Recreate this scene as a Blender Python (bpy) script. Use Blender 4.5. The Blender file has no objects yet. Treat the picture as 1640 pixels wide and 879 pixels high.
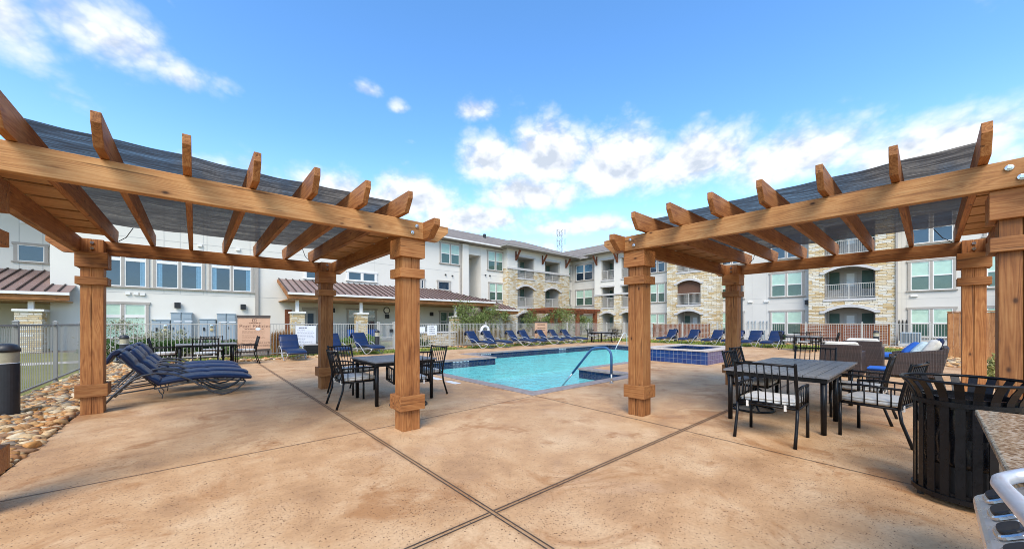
import bpy, bmesh, math, random
from mathutils import Vector, Matrix, noise as mnoise
R = math.radians
rnd = random.Random(7)
scn = bpy.context.scene
col = scn.collection

# ------------------------------------------------------------------ camera
# site axes: X runs along the far facade, Y along the right facade. Camera at the origin, 1.4 m up.
HEAD = R(-41.07)
cam_d = bpy.data.cameras.new('camera'); cam = bpy.data.objects.new('camera', cam_d); col.objects.link(cam)
cam.location = (0, 0, 1.4); cam.rotation_euler = (R(90), 0, HEAD)
cam_d.sensor_width = 36; cam_d.lens = 583 / 1640 * 36; cam_d.shift_y = 77.5 / 1640
cam_d.clip_start = .05; cam_d.clip_end = 2000
scn.camera = cam
scn.render.filter_size = .95; scn.cycles.pixel_filter_type = 'BLACKMAN_HARRIS'; scn.cycles.filter_width = .95
scn.cycles.use_denoising = True; scn.cycles.denoising_prefilter = 'ACCURATE'

# ------------------------------------------------------------------ sky, sun, exposure
SUN_EL, SUN_AZ = 46, 230          # azimuth clockwise from +Y: the sun stands behind the camera's left shoulder
vs = scn.view_settings
vs.view_transform = 'Standard'; vs.look = 'None'; vs.gamma = 1; vs.use_curve_mapping = False
vs.exposure = 1.27
sd = bpy.data.lights.new('sun', 'SUN'); so = bpy.data.objects.new('sun', sd); col.objects.link(so)
sd.energy = 1.7; sd.angle = R(36); sd.color = (1, .93, .82)
sdir = Vector((math.sin(R(SUN_AZ)) * math.cos(R(SUN_EL)), math.cos(R(SUN_AZ)) * math.cos(R(SUN_EL)), math.sin(R(SUN_EL))))
so.rotation_euler = (-sdir).to_track_quat('-Z', 'Y').to_euler(); so.location = (0, 0, 60)

class NT:
    """small helper to write node trees"""
    def __init__(s, tree): s.t = tree; s.n = tree.nodes; s.l = tree.links
    def node(s, kind, **kw):
        n = s.n.new(kind)
        for k, v in kw.items():
            if hasattr(n, k): setattr(n, k, v)
        return n
    def set(s, inp, v):
        if isinstance(v, bpy.types.NodeSocket): s.l.new(v, inp)
        elif isinstance(v, (tuple, list)) and inp.type == 'RGBA' and len(v) == 3: inp.default_value = (*v, 1)
        else: inp.default_value = v
    def math(s, op, a, b=0., c=0., clamp=False):
        n = s.n.new('ShaderNodeMath'); n.operation = op; n.use_clamp = clamp
        for i, v in enumerate((a, b, c)): s.set(n.inputs[i], v)
        return n.outputs[0]
    def vmath(s, op, a, b=(0, 0, 0), out=0):
        n = s.n.new('ShaderNodeVectorMath'); n.operation = op
        s.set(n.inputs[0], a); s.set(n.inputs[1], b)
        return n.outputs[out]
    def mix(s, f, a, b, mode='MIX'):
        n = s.n.new('ShaderNodeMix'); n.data_type = 'RGBA'; n.blend_type = mode; n.clamp_factor = True
        s.set(n.inputs['Factor'], f)
        s.set(n.inputs[6], a); s.set(n.inputs[7], b)
        return n.outputs[2]
    def ramp(s, f, stops, interp='LINEAR'):
        n = s.n.new('ShaderNodeValToRGB'); n.color_ramp.interpolation = interp
        e = n.color_ramp.elements
        while len(e) < len(stops): e.new(.5)
        for i, (p, c) in enumerate(stops):
            e[i].position = p
            e[i].color = (c, c, c, 1) if isinstance(c, (int, float)) else (*c, 1)
        s.set(n.inputs[0], f)
        return n.outputs[0]
    def maprange(s, v, a, b, c=0., d=1., smooth=False):
        n = s.n.new('ShaderNodeMapRange'); n.clamp = True
        if smooth: n.interpolation_type = 'SMOOTHSTEP'
        s.set(n.inputs[0], v)
        for i, x in enumerate((a, b, c, d)): s.set(n.inputs[i + 1], x)
        return n.outputs[0]
    def noise(s, vec, scale, detail=4, rough=.55, dist=0., out=0):
        n = s.n.new('ShaderNodeTexNoise'); s.set(n.inputs['Vector'], vec)
        n.inputs['Scale'].default_value = scale; n.inputs['Detail'].default_value = detail
        n.inputs['Roughness'].default_value = rough; n.inputs['Distortion'].default_value = dist
        return n.outputs[out]
    def voronoi(s, vec, scale, feature='F1', out=0, rand=1.):
        n = s.n.new('ShaderNodeTexVoronoi'); n.feature = feature
        s.set(n.inputs['Vector'], vec); n.inputs['Scale'].default_value = scale
        n.inputs['Randomness'].default_value = rand
        return n.outputs[out]
    def scale(s, vec, xyz): return s.vmath('MULTIPLY', vec, xyz)
    def sep(s, vec):
        n = s.n.new('ShaderNodeSeparateXYZ'); s.set(n.inputs[0], vec); return n.outputs
    def comb(s, x, y, z):
        n = s.n.new('ShaderNodeCombineXYZ')
        for i, v in enumerate((x, y, z)): s.set(n.inputs[i], v)
        return n.outputs[0]

w = bpy.data.worlds.new('World'); scn.world = w; w.use_nodes = True
g = NT(w.node_tree); w.node_tree.nodes.clear()
sky = g.node('ShaderNodeTexSky', sky_type='NISHITA', sun_disc=False)
sky.sun_elevation = R(SUN_EL); sky.sun_rotation = R(SUN_AZ); sky.altitude = 200; sky.air_density = 1.0; sky.dust_density = .6; sky.ozone_density = 2.2
tc = g.node('ShaderNodeTexCoord')
D = g.vmath('NORMALIZE', tc.outputs['Generated'])
dx, dy, dz = g.sep(D)
az = g.math('MULTIPLY', g.math('ARCTAN2', dx, dy), 180 / math.pi)      # degrees clockwise from +Y
el = g.math('MULTIPLY', g.math('ARCSINE', dz), 180 / math.pi)
pw = g.vmath('ADD', D, g.scale(g.noise(g.scale(D, (1, 1, 2.2)), 3.5, 4, .55, out=1), (.05, .05, .04)))
# cloud banks of this sky: azimuth, elevation, half width, half height, weight
BANKS = [(-8, 27.5, 7, 4.2, .74), (-15, 26, 7, 5, .74), (-1, 26.6, 4.5, 2.2, .56), (-20, 30, 9, 6, .7), (-9, 21.5, 4, 1.5, .34),
         (19.6, 30.7, 2.8, 1.4, .74), (23.8, 29.4, 2.3, 1.4, .68), (35.2, 29.9, 4.0, 1.9, .78), (26, 25.6, 1.6, .8, .30),
         (38, 23.6, 6, 4.6, 1.0), (47, 24.2, 8, 5.4, 1.12), (57, 22.6, 9, 5.6, 1.10), (68, 21.4, 9, 4.4, 1.05), (79, 19.4, 9, 4.2, 1.02), (90, 17.0, 10, 4.2, 1.0), (100, 14.5, 11, 4.2, .95),
         (68.3, 26.8, 5, .8, .28), (83.9, 24, 5, 1.0, .30), (90, 11, 16, 3, .7), (44, 19.4, 9, 3.4, 1.0),
         (5, 17.4, 8, 3.0, .80), (15, 17.8, 8, 3.2, .95), (26, 18.0, 8, 4.0, 1.02), (34, 15.6, 14, 2.6, .95), (54, 14.4, 14, 1.8, .80), (30, 11, 30, 2.6, .6), (70, 10.5, 14, 2.4, .6),
         (-75, 40, 30, 18, .8), (150, 38, 50, 22, .8), (-140, 45, 50, 22, .8)]
M = None
for a0, e0, wa, we, k in BANKS:
    u = g.math('DIVIDE', g.math('SUBTRACT', az, a0), wa)
    v = g.math('DIVIDE', g.math('SUBTRACT', el, e0), we)
    v = g.math('MULTIPLY', v, g.math('ADD', 1.0, g.math('MULTIPLY', g.math('LESS_THAN', v, 0.0), .35)))   # flatter undersides
    d2 = g.math('ADD', g.math('MULTIPLY', u, u), g.math('MULTIPLY', v, v))
    gs = g.math('MULTIPLY', g.math('EXPONENT', g.math('MULTIPLY', d2, -1.0)), k)
    M = gs if M is None else g.math('MAXIMUM', M, gs)
def billow(vec, sc_, det):       # rounded cauliflower lumps from inverted cell noise
    n = g.node('ShaderNodeTexVoronoi', feature='F1'); g.set(n.inputs['Vector'], vec); n.inputs['Scale'].default_value = sc_
    n.inputs['Detail'].default_value = det; n.inputs['Roughness'].default_value = .55; n.inputs['Lacunarity'].default_value = 2.2
    return g.math('SUBTRACT', 1.0, n.outputs[0])
q1 = g.scale(pw, (1, 1, 1.35))
bl1 = billow(q1, 13.0, 3)
fb = g.noise(q1, 5.5, 9, .60)
dens = g.math('ADD', M, g.math('ADD', g.math('MULTIPLY', g.math('SUBTRACT', fb, .5), .72), g.math('MULTIPLY', g.math('SUBTRACT', bl1, .55), .30)))
cov = g.maprange(dens, .06, .70, 0, 1, True)
q2 = g.vmath('ADD', q1, g.scale(sdir, (.030, .030, .050)))
bl2 = billow(q2, 13.0, 2); fb2 = g.noise(q2, 5.5, 6, .58)
lit = g.math('ADD', g.math('MULTIPLY', g.math('SUBTRACT', bl1, bl2), 1.1), g.math('MULTIPLY', g.math('SUBTRACT', fb, fb2), 1.9))
thick = g.maprange(dens, .62, 1.15, 0, .52)
lum = g.math('SUBTRACT', g.math('ADD', .80, lit), thick)
ccol = g.mix(g.maprange(lum, .15, .85), (3.0, 3.3, 3.75), (5.0, 5.05, 5.15))
hs = g.node('ShaderNodeHueSaturation'); hs.inputs['Hue'].default_value = .50; hs.inputs['Saturation'].default_value = 1.22; hs.inputs['Value'].default_value = 1.62
g.l.new(sky.outputs[0], hs.inputs['Color'])
haze = g.maprange(el, 0, 26, .42, 0, True)
skyc = g.mix(haze, hs.outputs[0], (3.9, 5.4, 6.6))
fin = g.mix(g.math('MULTIPLY', cov, .96), skyc, ccol)
bg = g.node('ShaderNodeBackground'); bg.inputs['Strength'].default_value = .095
g.l.new(fin, bg.inputs['Color'])
wo = g.node('ShaderNodeOutputWorld'); g.l.new(bg.outputs[0], wo.inputs['Surface'])

# ------------------------------------------------------------------ mesh builder
class MB:
    def __init__(s): s.v = []; s.f = []; s.c = None
    def quadbox(s, P):   # 8 points: bottom 4 ccw, top 4 ccw
        b = len(s.v); s.v += [tuple(p) for p in P]
        for f in ((0, 3, 2, 1), (4, 5, 6, 7), (0, 1, 5, 4), (1, 2, 6, 5), (2, 3, 7, 6), (3, 0, 4, 7)):
            s.f.append(tuple(b + i for i in f))
        return s
    def box(s, x0, x1, y0, y1, z0, z1):
        if x0 > x1: x0, x1 = x1, x0
        if y0 > y1: y0, y1 = y1, y0
        return s.quadbox([(x0, y0, z0), (x1, y0, z0), (x1, y1, z0), (x0, y1, z0), (x0, y0, z1), (x1, y0, z1), (x1, y1, z1), (x0, y1, z1)])
    def rbox(s, x0, x1, y0, y1, z0, z1, r=.02):   # box with chamfered upper and lower rims
        for (za, zb, ia, ib) in ((z0, z0 + r, r, 0), (z0 + r, z1 - r, 0, 0), (z1 - r, z1, 0, r)):
            s.quadbox([(x0 + ia, y0 + ia, za), (x1 - ia, y0 + ia, za), (x1 - ia, y1 - ia, za), (x0 + ia, y1 - ia, za),
                       (x0 + ib, y0 + ib, zb), (x1 - ib, y0 + ib, zb), (x1 - ib, y1 - ib, zb), (x0 + ib, y1 - ib, zb)])
        return s
    def quad(s, *P):
        b = len(s.v); s.v += [tuple(p) for p in P]; s.f.append(tuple(range(b, b + len(P)))); return s
    def prism(s, poly, d):   # polygon of 3D points extruded by vector d
        n = len(poly); b = len(s.v); d = Vector(d)
        s.v += [tuple(p) for p in poly] + [tuple(Vector(p) + d) for p in poly]
        s.f.append(tuple(b + i for i in range(n))[::-1]); s.f.append(tuple(b + n + i for i in range(n)))
        for i in range(n):
            j = (i + 1) % n; s.f.append((b + i, b + j, b + n + j, b + n + i))
        return s
    def tube(s, pts, r, n=8, closed=False, sq=1.):
        pts = [Vector(p) for p in pts]; m = len(pts); b = len(s.v)
        rs = r if isinstance(r, (list, tuple)) else [r] * m
        up = None
        for i, p in enumerate(pts):
            if closed: t = pts[(i + 1) % m] - pts[i - 1]
            else: t = pts[min(i + 1, m - 1)] - pts[max(i - 1, 0)]
            t.normalize()
            if up is None:
                a = Vector((0, 0, 1)) if abs(t.z) < .9 else Vector((1, 0, 0))
                up = (a - t * a.dot(t)).normalized()
            else:
                up = up - t * up.dot(t)
                up = up.normalized() if up.length > 1e-6 else t.orthogonal().normalized()
            q = t.cross(up)
            for k in range(n):
                an = 2 * math.pi * k / n + math.pi / n
                s.v.append(tuple(p + (up * math.cos(an) + q * math.sin(an) * sq) * rs[i]))
        for i in range(m if closed else m - 1):
            j = (i + 1) % m
            for k in range(n):
                l = (k + 1) % n
                s.f.append((b + i * n + k, b + i * n + l, b + j * n + l, b + j * n + k))
        if not closed:
            s.f.append(tuple(b + k for k in range(n))[::-1]); s.f.append(tuple(b + (m - 1) * n + k for k in range(n)))
        return s
    def lathe(s, prof, c=(0, 0), n=24, cap=True):   # profile of (radius, z)
        b = len(s.v)
        for r, z in prof:
            for k in range(n):
                a = 2 * math.pi * k / n; s.v.append((c[0] + r * math.cos(a), c[1] + r * math.sin(a), z))
        for i in range(len(prof) - 1):
            for k in range(n):
                l = (k + 1) % n; s.f.append((b + i * n + k, b + i * n + l, b + (i + 1) * n + l, b + (i + 1) * n + k))
        if cap:
            s.f.append(tuple(b + k for k in range(n))[::-1]); s.f.append(tuple(b + (len(prof) - 1) * n + k for k in range(n)))
        return s
    def xf(s, M):
        s.v = [tuple(M @ Vector(v)) for v in s.v]; return s
    def map(s, fn): s.v = [fn(*v) for v in s.v]; return s
    def build(s, name, mt, parent=None, smooth=False, bevel=0., cols=None, recalc=True, local=False):
        me = bpy.data.meshes.new(name)
        o0 = Vector(WLOC.get(parent.name, (0, 0, 0))) if parent and not local else Vector((0, 0, 0))
        me.from_pydata([tuple(Vector(v) - o0) for v in s.v], [], s.f)
        if cols:
            at = me.color_attributes.new('Col', 'FLOAT_COLOR', 'POINT')
            flat = []
            for c in cols: flat += [*c, 1]
            at.data.foreach_set('color', flat)
        if recalc:
            bm = bmesh.new(); bm.from_mesh(me); bmesh.ops.recalc_face_normals(bm, faces=bm.faces); bm.to_mesh(me); bm.free()
        if smooth: me.polygons.foreach_set('use_smooth', [True] * len(me.polygons))
        me.materials.append(mt); me.update()
        o = bpy.data.objects.new(name, me); col.objects.link(o)
        if parent:
            o.parent = parent
            WLOC[o.name] = tuple(o0)
        if bevel:
            b = o.modifiers.new('bevel', 'BEVEL'); b.width = bevel; b.segments = 2; b.limit_method = 'ANGLE'; b.angle_limit = R(40)
        return o
WLOC = {}
def tag(o, label=None, cat=None, group=None, kind=None):
    if label: o['label'] = label
    if cat: o['category'] = cat
    if group: o['group'] = group
    if kind: o['kind'] = kind
    return o
def thing(name, label, cat, loc=(0, 0, 0), group=None):
    o = bpy.data.objects.new(name, None); col.objects.link(o); o.location = loc; o.empty_display_size = .2
    WLOC[o.name] = tuple(loc)
    return tag(o, label, cat, group)
def struct(mb, name, mt, **k): return tag(mb.build(name, mt, **k), kind='structure')
KIDS = {}
def kids(o): return [c for c in col.objects if c.parent is o]
def copy_tree(o, loc, rz, label=None, group=None, kmap=None):
    if kmap is None:
        kmap = {}
        for c in col.objects:
            if c.parent: kmap.setdefault(c.parent.name, []).append(c)
    def rec(a, p):
        c = a.copy(); col.objects.link(c)
        if p: c.parent = p
        for ch in kmap.get(a.name, []): rec(ch, c)
        return c
    r = rec(o, None); r.location = loc; r.rotation_euler = (0, 0, rz)
    if label: r['label'] = label
    if group: r['group'] = group
    return r

# survey: pixel column on a facade plane -> coordinate along it
_c, _s = math.cos(HEAD), -math.sin(HEAD)
def FY(px, Y0):
    r = (px - 820) / 583; return Y0 * (_s + r * _c) / (_c - r * _s)
def FX(px, X0):
    r = (px - 820) / 583; return X0 * (_c - r * _s) / (_s + r * _c)

# ------------------------------------------------------------------ materials
def mat(name):
    m = bpy.data.materials.new(name); m.use_nodes = True; m.node_tree.nodes.clear()
    q = NT(m.node_tree); b = q.node('ShaderNodeBsdfPrincipled'); o = q.node('ShaderNodeOutputMaterial')
    q.l.new(b.outputs[0], o.inputs[0]); q.out = o; q.b = b
    return m, q
def bump(q, h, strength=.3, dist=.01):
    n = q.node('ShaderNodeBump'); n.inputs['Strength'].default_value = strength; n.inputs['Distance'].default_value = dist
    q.set(n.inputs['Height'], h); q.l.new(n.outputs[0], q.b.inputs['Normal'])
def objc(q): return q.node('ShaderNodeTexCoord').outputs['Object']
def simple(name, c, rough=.5, metal=0., var=.12, vscale=6., bstr=0., spec=None):
    m, q = mat(name); p = objc(q)
    n = q.noise(p, vscale, 5, .6)
    f = q.maprange(n, .3, .7, 1 - var, 1 + var)
    k = q.node('ShaderNodeVectorMath', operation='SCALE'); k.inputs[0].default_value = c; q.l.new(f, k.inputs[3])
    q.l.new(k.outputs[0], q.b.inputs['Base Color'])
    q.set(q.b.inputs['Roughness'], q.maprange(q.noise(p, vscale * 3, 3), .3, .7, max(rough - .08, .02), min(rough + .1, 1)))
    q.b.inputs['Metallic'].default_value = metal
    if spec is not None: q.b.inputs['Specular IOR Level'].default_value = spec
    if bstr: bump(q, q.noise(p, vscale * 8, 4), bstr, .004)
    return m

def wood(name, axis, dark, mid, light, rough=.62, knots=True):
    m, q = mat(name)
    p = objc(q)
    oi = q.node('ShaderNodeObjectInfo')
    off = q.vmath('SCALE', (17.3, 9.1, 23.7)); off.node.inputs[3].default_value = 1; q.l.new(oi.outputs['Random'], off.node.inputs[3])
    p = q.vmath('ADD', p, off)
    lo = .07
    sc = {'x': (lo, 1, 1), 'y': (1, lo, 1), 'z': (1, 1, lo)}[axis]
    pa = q.scale(p, sc)
    warp = q.noise(q.scale(p, tuple(.3 if v == lo else 1. for v in sc)), 2.6, 3, .5, out=1)
    pa2 = q.vmath('ADD', pa, q.scale(warp, (.10, .10, .10)))
    # faint growth rings, broad streaks and fine fibre along the grain
    rings = q.noise(pa2, 7.0, 2, .5)
    bands = q.math('FRACT', q.math('MULTIPLY', rings, 16.0))
    bands = q.math('SUBTRACT', 1.0, q.math('ABSOLUTE', q.math('SUBTRACT', q.math('MULTIPLY', bands, 2.0), 1.0)))
    fibre = q.noise(q.scale(p, tuple(.018 if v == lo else 1. for v in sc)), 210, 3, .65)
    streak = q.noise(q.scale(p, tuple(.03 if v == lo else 1. for v in sc)), 38, 4, .6)
    blot = q.noise(p, 2.1, 5, .65)
    f = q.math('ADD', q.math('ADD', q.math('MULTIPLY', bands, .13), q.math('MULTIPLY', streak, .40)), q.math('ADD', q.math('MULTIPLY', fibre, .30), q.math('MULTIPLY', blot, .42)))
    c = q.ramp(f, [(.42, dark), (.60, mid), (.80, light)])
    tone = q.maprange(oi.outputs['Random'], 0, 1, .78, 1.12)
    tn = q.node('ShaderNodeVectorMath', operation='SCALE'); q.l.new(c, tn.inputs[0]); q.l.new(tone, tn.inputs[3])
    c = tn.outputs[0]
    if knots:
        kp = q.scale(p, tuple(.55 if v == lo else 1. for v in sc))
        kd = q.voronoi(kp, 7.5, 'F1')
        kc = q.voronoi(kp, 7.5, 'F1', out=1)
        pick = q.math('GREATER_THAN', q.sep(kc)[0], .62)
        halo = q.math('MULTIPLY', q.maprange(kd, .06, .26, 1, 0, True), pick)
        core = q.math('MULTIPLY', q.maprange(kd, .05, .13, 1, 0), pick)
        c = q.mix(q.math('MULTIPLY', halo, .45), c, dark)
        c = q.mix(q.math('MULTIPLY', core, .85), c, (.035, .015, .007))
    # drying checks along the grain
    ck = q.noise(q.scale(p, tuple(.035 if v == lo else 1. for v in sc)), 26, 2, .4)
    crack = q.maprange(ck, .665, .70, 0, 1)
    c = q.mix(q.math('MULTIPLY', crack, .6), c, (.05, .02, .009))
    q.l.new(c, q.b.inputs['Base Color'])
    q.set(q.b.inputs['Roughness'], q.maprange(fibre, .3, .7, rough - .1, rough + .12))
    q.b.inputs['Specular IOR Level'].default_value = .3
    bump(q, q.math('SUBTRACT', q.math('ADD', q.math('MULTIPLY', fibre, .6), q.math('MULTIPLY', bands, .25)), q.math('MULTIPLY', crack, 1.2)), .35, .004)
    return m
WD, WM, WL = (.135, .045, .014), (.310, .120, .036), (.455, .212, .074)
WOOD = {a: wood('cedar_' + a, a, WD, WM, WL) for a in 'xyz'}
WOODP = {a: wood('cedar_pale_' + a, a, (.26, .12, .045), (.45, .23, .09), (.58, .34, .16)) for a in 'xyz'}
WOODB = {a: wood('sun_bleached_cedar_' + a, a, (.22, .090, .030), (.44, .205, .070), (.58, .32, .13)) for a in 'xy'}
FENCEWOOD = wood('fence_board', 'z', (.16, .06, .02), (.30, .13, .045), (.42, .21, .08))

def concrete():
    m, q = mat('tan_concrete'); p = objc(q)
    big = q.noise(p, .55, 5, .6); mid = q.noise(p, 2.3, 6, .62); fine = q.noise(p, 42, 4, .6)
    streak = q.noise(q.scale(p, (1, 1, 1)), 1.15, 7, .68, .8)
    c = q.ramp(q.math('ADD', q.math('MULTIPLY', big, .5), q.math('MULTIPLY', mid, .5)), [(.32, (.36, .192, .085)), (.47, (.555, .325, .156)), (.62, (.68, .458, .258))])
    rust = q.maprange(streak, .52, .66, 0, .78, True)
    c = q.mix(rust, c, (.37, .165, .055))
    dust = q.maprange(q.noise(p, .85, 5, .6, .3), .55, .75, 0, .35, True)
    c = q.mix(dust, c, (.66, .48, .33))
    c = q.mix(q.maprange(fine, .38, .70, 0, .30), c, (.28, .15, .07))
    # grime that has settled along the two sealed expansion joints
    jx, jy, jz = q.sep(p)
    da = q.math('MINIMUM', q.math('ABSOLUTE', q.math('SUBTRACT', jx, 1.66)), q.math('ABSOLUTE', q.math('SUBTRACT', jy, 2.12)))
    da = q.math('ADD', da, q.math('MULTIPLY', q.math('SUBTRACT', q.noise(p, 7, 4, .65), .5), .10))
    c = q.mix(q.maprange(da, .012, .065, .42, 0, True), c, (.17, .078, .030))
    # weathered pits, denser in some places than in others
    vp = q.vmath('ADD', p, q.scale(q.noise(p, 25, 2, out=1), (.010, .010, 0)))
    pd1 = q.voronoi(vp, 34, 'F1'); pc1 = q.sep(q.voronoi(vp, 34, 'F1', out=1))[0]
    pd2 = q.voronoi(vp, 74, 'F1'); pc2 = q.sep(q.voronoi(vp, 74, 'F1', out=1))[1]
    dn = q.noise(p, .9, 3, .55)
    pit1 = q.math('MULTIPLY', q.maprange(pd1, .12, .23, 1, 0), q.math('GREATER_THAN', pc1, q.maprange(dn, .36, .60, .88, .15)))
    pit2 = q.math('MULTIPLY', q.maprange(pd2, .16, .30, 1, 0), q.math('GREATER_THAN', pc2, q.maprange(dn, .36, .60, .90, .25)))
    pit = q.math('MAXIMUM', pit1, q.math('MULTIPLY', pit2, .8))
    c = q.mix(q.math('MULTIPLY', pit, .95), c, (.10, .045, .02))
    q.l.new(c, q.b.inputs['Base Color'])
    q.set(q.b.inputs['Roughness'], q.maprange(mid, .3, .7, .55, .85))
    q.b.inputs['Specular IOR Level'].default_value = .35
    bump(q, q.math('SUBTRACT', q.math('ADD', q.math('MULTIPLY', fine, .35), q.math('MULTIPLY', mid, .5)), q.math('MULTIPLY', pit, .8)), .45, .008)
    return m
CONC = concrete()
COPING = simple('grey_coping', (.27, .225, .205), .8, var=.25, vscale=9, bstr=.4)
JOINT = simple('joint_sealant', (.055, .04, .03), .8, var=.4, vscale=20)
GROOVE = simple('saw_cut', (.20, .12, .075), .9, var=.4, vscale=14)

def stone(name):
    m, q = mat(name); p = objc(q); x, y, z = q.sep(p)
    u = q.math('ADD', x, y)
    wv = q.noise(p, 3.0, 3, .5, out=1); wx, wy, wz = q.sep(wv)
    vec = q.comb(q.math('ADD', u, q.math('MULTIPLY', q.math('SUBTRACT', wx, .5), .10)), q.math('ADD', z, q.math('MULTIPLY', q.math('SUBTRACT', wy, .5), .07)), 0)
    def bricks(bw, rh, sq, off):
        b = q.node('ShaderNodeTexBrick', offset=off, offset_frequency=2, squash=sq, squash_frequency=3)
        q.l.new(vec, b.inputs['Vector']); b.inputs['Scale'].default_value = 1
        b.inputs['Brick Width'].default_value = bw; b.inputs['Row Height'].default_value = rh
        b.inputs['Mortar Size'].default_value = .011; b.inputs['Mortar Smooth'].default_value = .5; b.inputs['Bias'].default_value = 0
        b.inputs['Color1'].default_value = (0, 0, 0, 1); b.inputs['Color2'].default_value = (1, 1, 1, 1); b.inputs['Mortar'].default_value = (.5, .5, .5, 1)
        return b
    b1 = bricks(.42, .105, 1.7, .42)
    big = q.noise(p, 1.6, 3, .5); fine = q.noise(p, 16, 5, .65)
    f = q.math('ADD', q.math('MULTIPLY', q.sep(b1.outputs['Color'])[0], .62), q.math('ADD', q.math('MULTIPLY', big, .28), q.math('MULTIPLY', fine, .26)))
    c = q.ramp(f, [(.14, (.36, .22, .085)), (.32, (.54, .38, .18)), (.48, (.60, .48, .30)), (.66, (.66, .60, .47)), (.88, (.69, .66, .58))])
    c = q.mix(q.math('MULTIPLY', b1.outputs['Fac'], .75), c, (.34, .27, .17))
    q.l.new(c, q.b.inputs['Base Color']); q.b.inputs['Roughness'].default_value = .85; q.b.inputs['Specular IOR Level'].default_value = .2
    bump(q, q.math('SUBTRACT', q.math('ADD', q.math('MULTIPLY', q.sep(b1.outputs['Color'])[0], .6), q.math('MULTIPLY', fine, .8)), q.math('MULTIPLY', b1.outputs['Fac'], 1.3)), .9, .04)
    return m
STONE = stone('ledger_stone')
STUCCO = simple('white_stucco', (.67, .64, .575), .85, var=.035, vscale=.6, bstr=.12, spec=.2)
STUCCO_SH = simple('shaded_stucco', (.575, .55, .50), .85, var=.04, vscale=.6, bstr=.12, spec=.2)  # darker copy of the white stucco: right wing's shade put into the colour
TAUPE = simple('taupe_trim', (.36, .325, .285), .7, var=.06, vscale=3)
TRIMW = simple('white_trim', (.72, .70, .66), .6, var=.05, vscale=3)
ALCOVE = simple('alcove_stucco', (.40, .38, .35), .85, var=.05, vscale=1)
REVEAL = simple('panel_reveal', (.50, .485, .45), .8, var=.08, vscale=2)
ARCHT = simple('cast_stone_trim', (.50, .48, .46), .8, var=.08, vscale=5, bstr=.2)
BROWNR = simple('bronze_metal_roof', (.255, .170, .150), .45, .15, var=.1, vscale=1.2)
BROWNSEAM = simple('bronze_roof_seam', (.045, .028, .025), .5, .3, var=.1)
BLACK = simple('black_powdercoat', (.006, .006, .007), .33, .0, var=.3, vscale=14, bstr=.04, spec=.25)
BLACKP = simple('black_plastic', (.012, .012, .013), .5, var=.2)
CHROME = simple('bolt_steel', (.62, .62, .62), .28, 1., var=.15, vscale=30)
STEEL = simple('stainless_steel', (.66, .655, .63), .30, .75, var=.08, vscale=8)
STEELW = simple('satin_aluminium', (.70, .71, .72), .38, .55, var=.06, vscale=8)
FENCEP = simple('fence_paint', (.44, .42, .375), .55, var=.06, vscale=3)
FENCEG = simple('fence_paint_grey', (.235, .235, .215), .55, var=.06, vscale=3)
GREYBOX = simple('cabinet_grey', (.30, .36, .40), .5, .1, var=.05, vscale=2)
GREYDK = simple('dark_blue_grey', (.07, .09, .10), .6, var=.1)  # even dark blue-grey for the grilles and the counter subtop
NAVYTILE_BASE = (.014, .045, .16)
CUSH = simple('white_cushion', (.66, .63, .57), .9, var=.07, vscale=7, bstr=.1)
PIPE = simple('cushion_piping', (.42, .36, .28), .9, var=.1)
BOLL = simple('bollard_bronze', (.030, .030, .034), .42, .1, var=.15, vscale=12)
BOLLG = simple('bollard_glass', (.40, .36, .25), .18, 0, var=.15, vscale=9)
BOLLR = simple('bollard_reflector', (.80, .80, .76), .3, .1, var=.05)
ROPEBLK = simple('dark_sign_frame', (.07, .055, .045), .6, var=.2)
SIGNTAN = simple('copper_sign_face', (.62, .375, .235), .55, var=.06, vscale=3)
SIGNW = simple('white_sign_face', (.74, .75, .77), .5, var=.03)
INK = simple('sign_ink', (.17, .085, .05), .7, var=.2)
INKG = simple('grey_ink', (.20, .21, .26), .7, var=.1)
INKM = simple('faded_ink', (.40, .22, .13), .7, var=.1)
INKL = simple('pale_grey_ink', (.46, .47, .52), .7, var=.1)
REDS = simple('red_sign', (.55, .06, .06), .5)
GRASSM = None
def grass_ground():
    m, q = mat('lawn'); p = objc(q)
    a = q.noise(p, .35, 5, .6); b = q.noise(p, 9, 5, .7); c2 = q.noise(p, 60, 3, .7)
    f = q.math('ADD', q.math('MULTIPLY', a, .45), q.math('ADD', q.math('MULTIPLY', b, .35), q.math('MULTIPLY', c2, .3)))
    c = q.ramp(f, [(.36, (.11, .12, .03)), (.52, (.22, .215, .07)), (.70, (.34, .30, .13))])
    q.l.new(c, q.b.inputs['Base Color']); q.b.inputs['Roughness'].default_value = .95; q.b.inputs['Specular IOR Level'].default_value = .1
    bump(q, c2, .8, .03)
    return m
LAWN = grass_ground()
def vcol(name, rough=.8, mult=1., trans=0., bstr=0.):
    m, q = mat(name); a = q.node('ShaderNodeVertexColor', layer_name='Col'); p = objc(q)
    n = q.maprange(q.noise(p, 30, 4, .6), .3, .7, .78 * mult, 1.2 * mult)
    k = q.node('ShaderNodeVectorMath', operation='SCALE'); q.l.new(a.outputs[0], k.inputs[0]); q.l.new(n, k.inputs[3])
    q.l.new(k.outputs[0], q.b.inputs['Base Color']); q.b.inputs['Roughness'].default_value = rough; q.b.inputs['Specular IOR Level'].default_value = .25
    if bstr: bump(q, q.noise(p, 22, 5, .65), bstr, .012)
    if trans:
        tr = q.node('ShaderNodeBsdfTranslucent'); q.l.new(k.outputs[0], tr.inputs[0])
        mx = q.node('ShaderNodeMixShader'); mx.inputs[0].default_value = trans
        q.l.new(q.b.outputs[0], mx.inputs[1]); q.l.new(tr.outputs[0], mx.inputs[2]); q.l.new(mx.outputs[0], q.out.inputs[0])
    return m
ROCK = vcol('river_rock', .8, bstr=.35)
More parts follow.
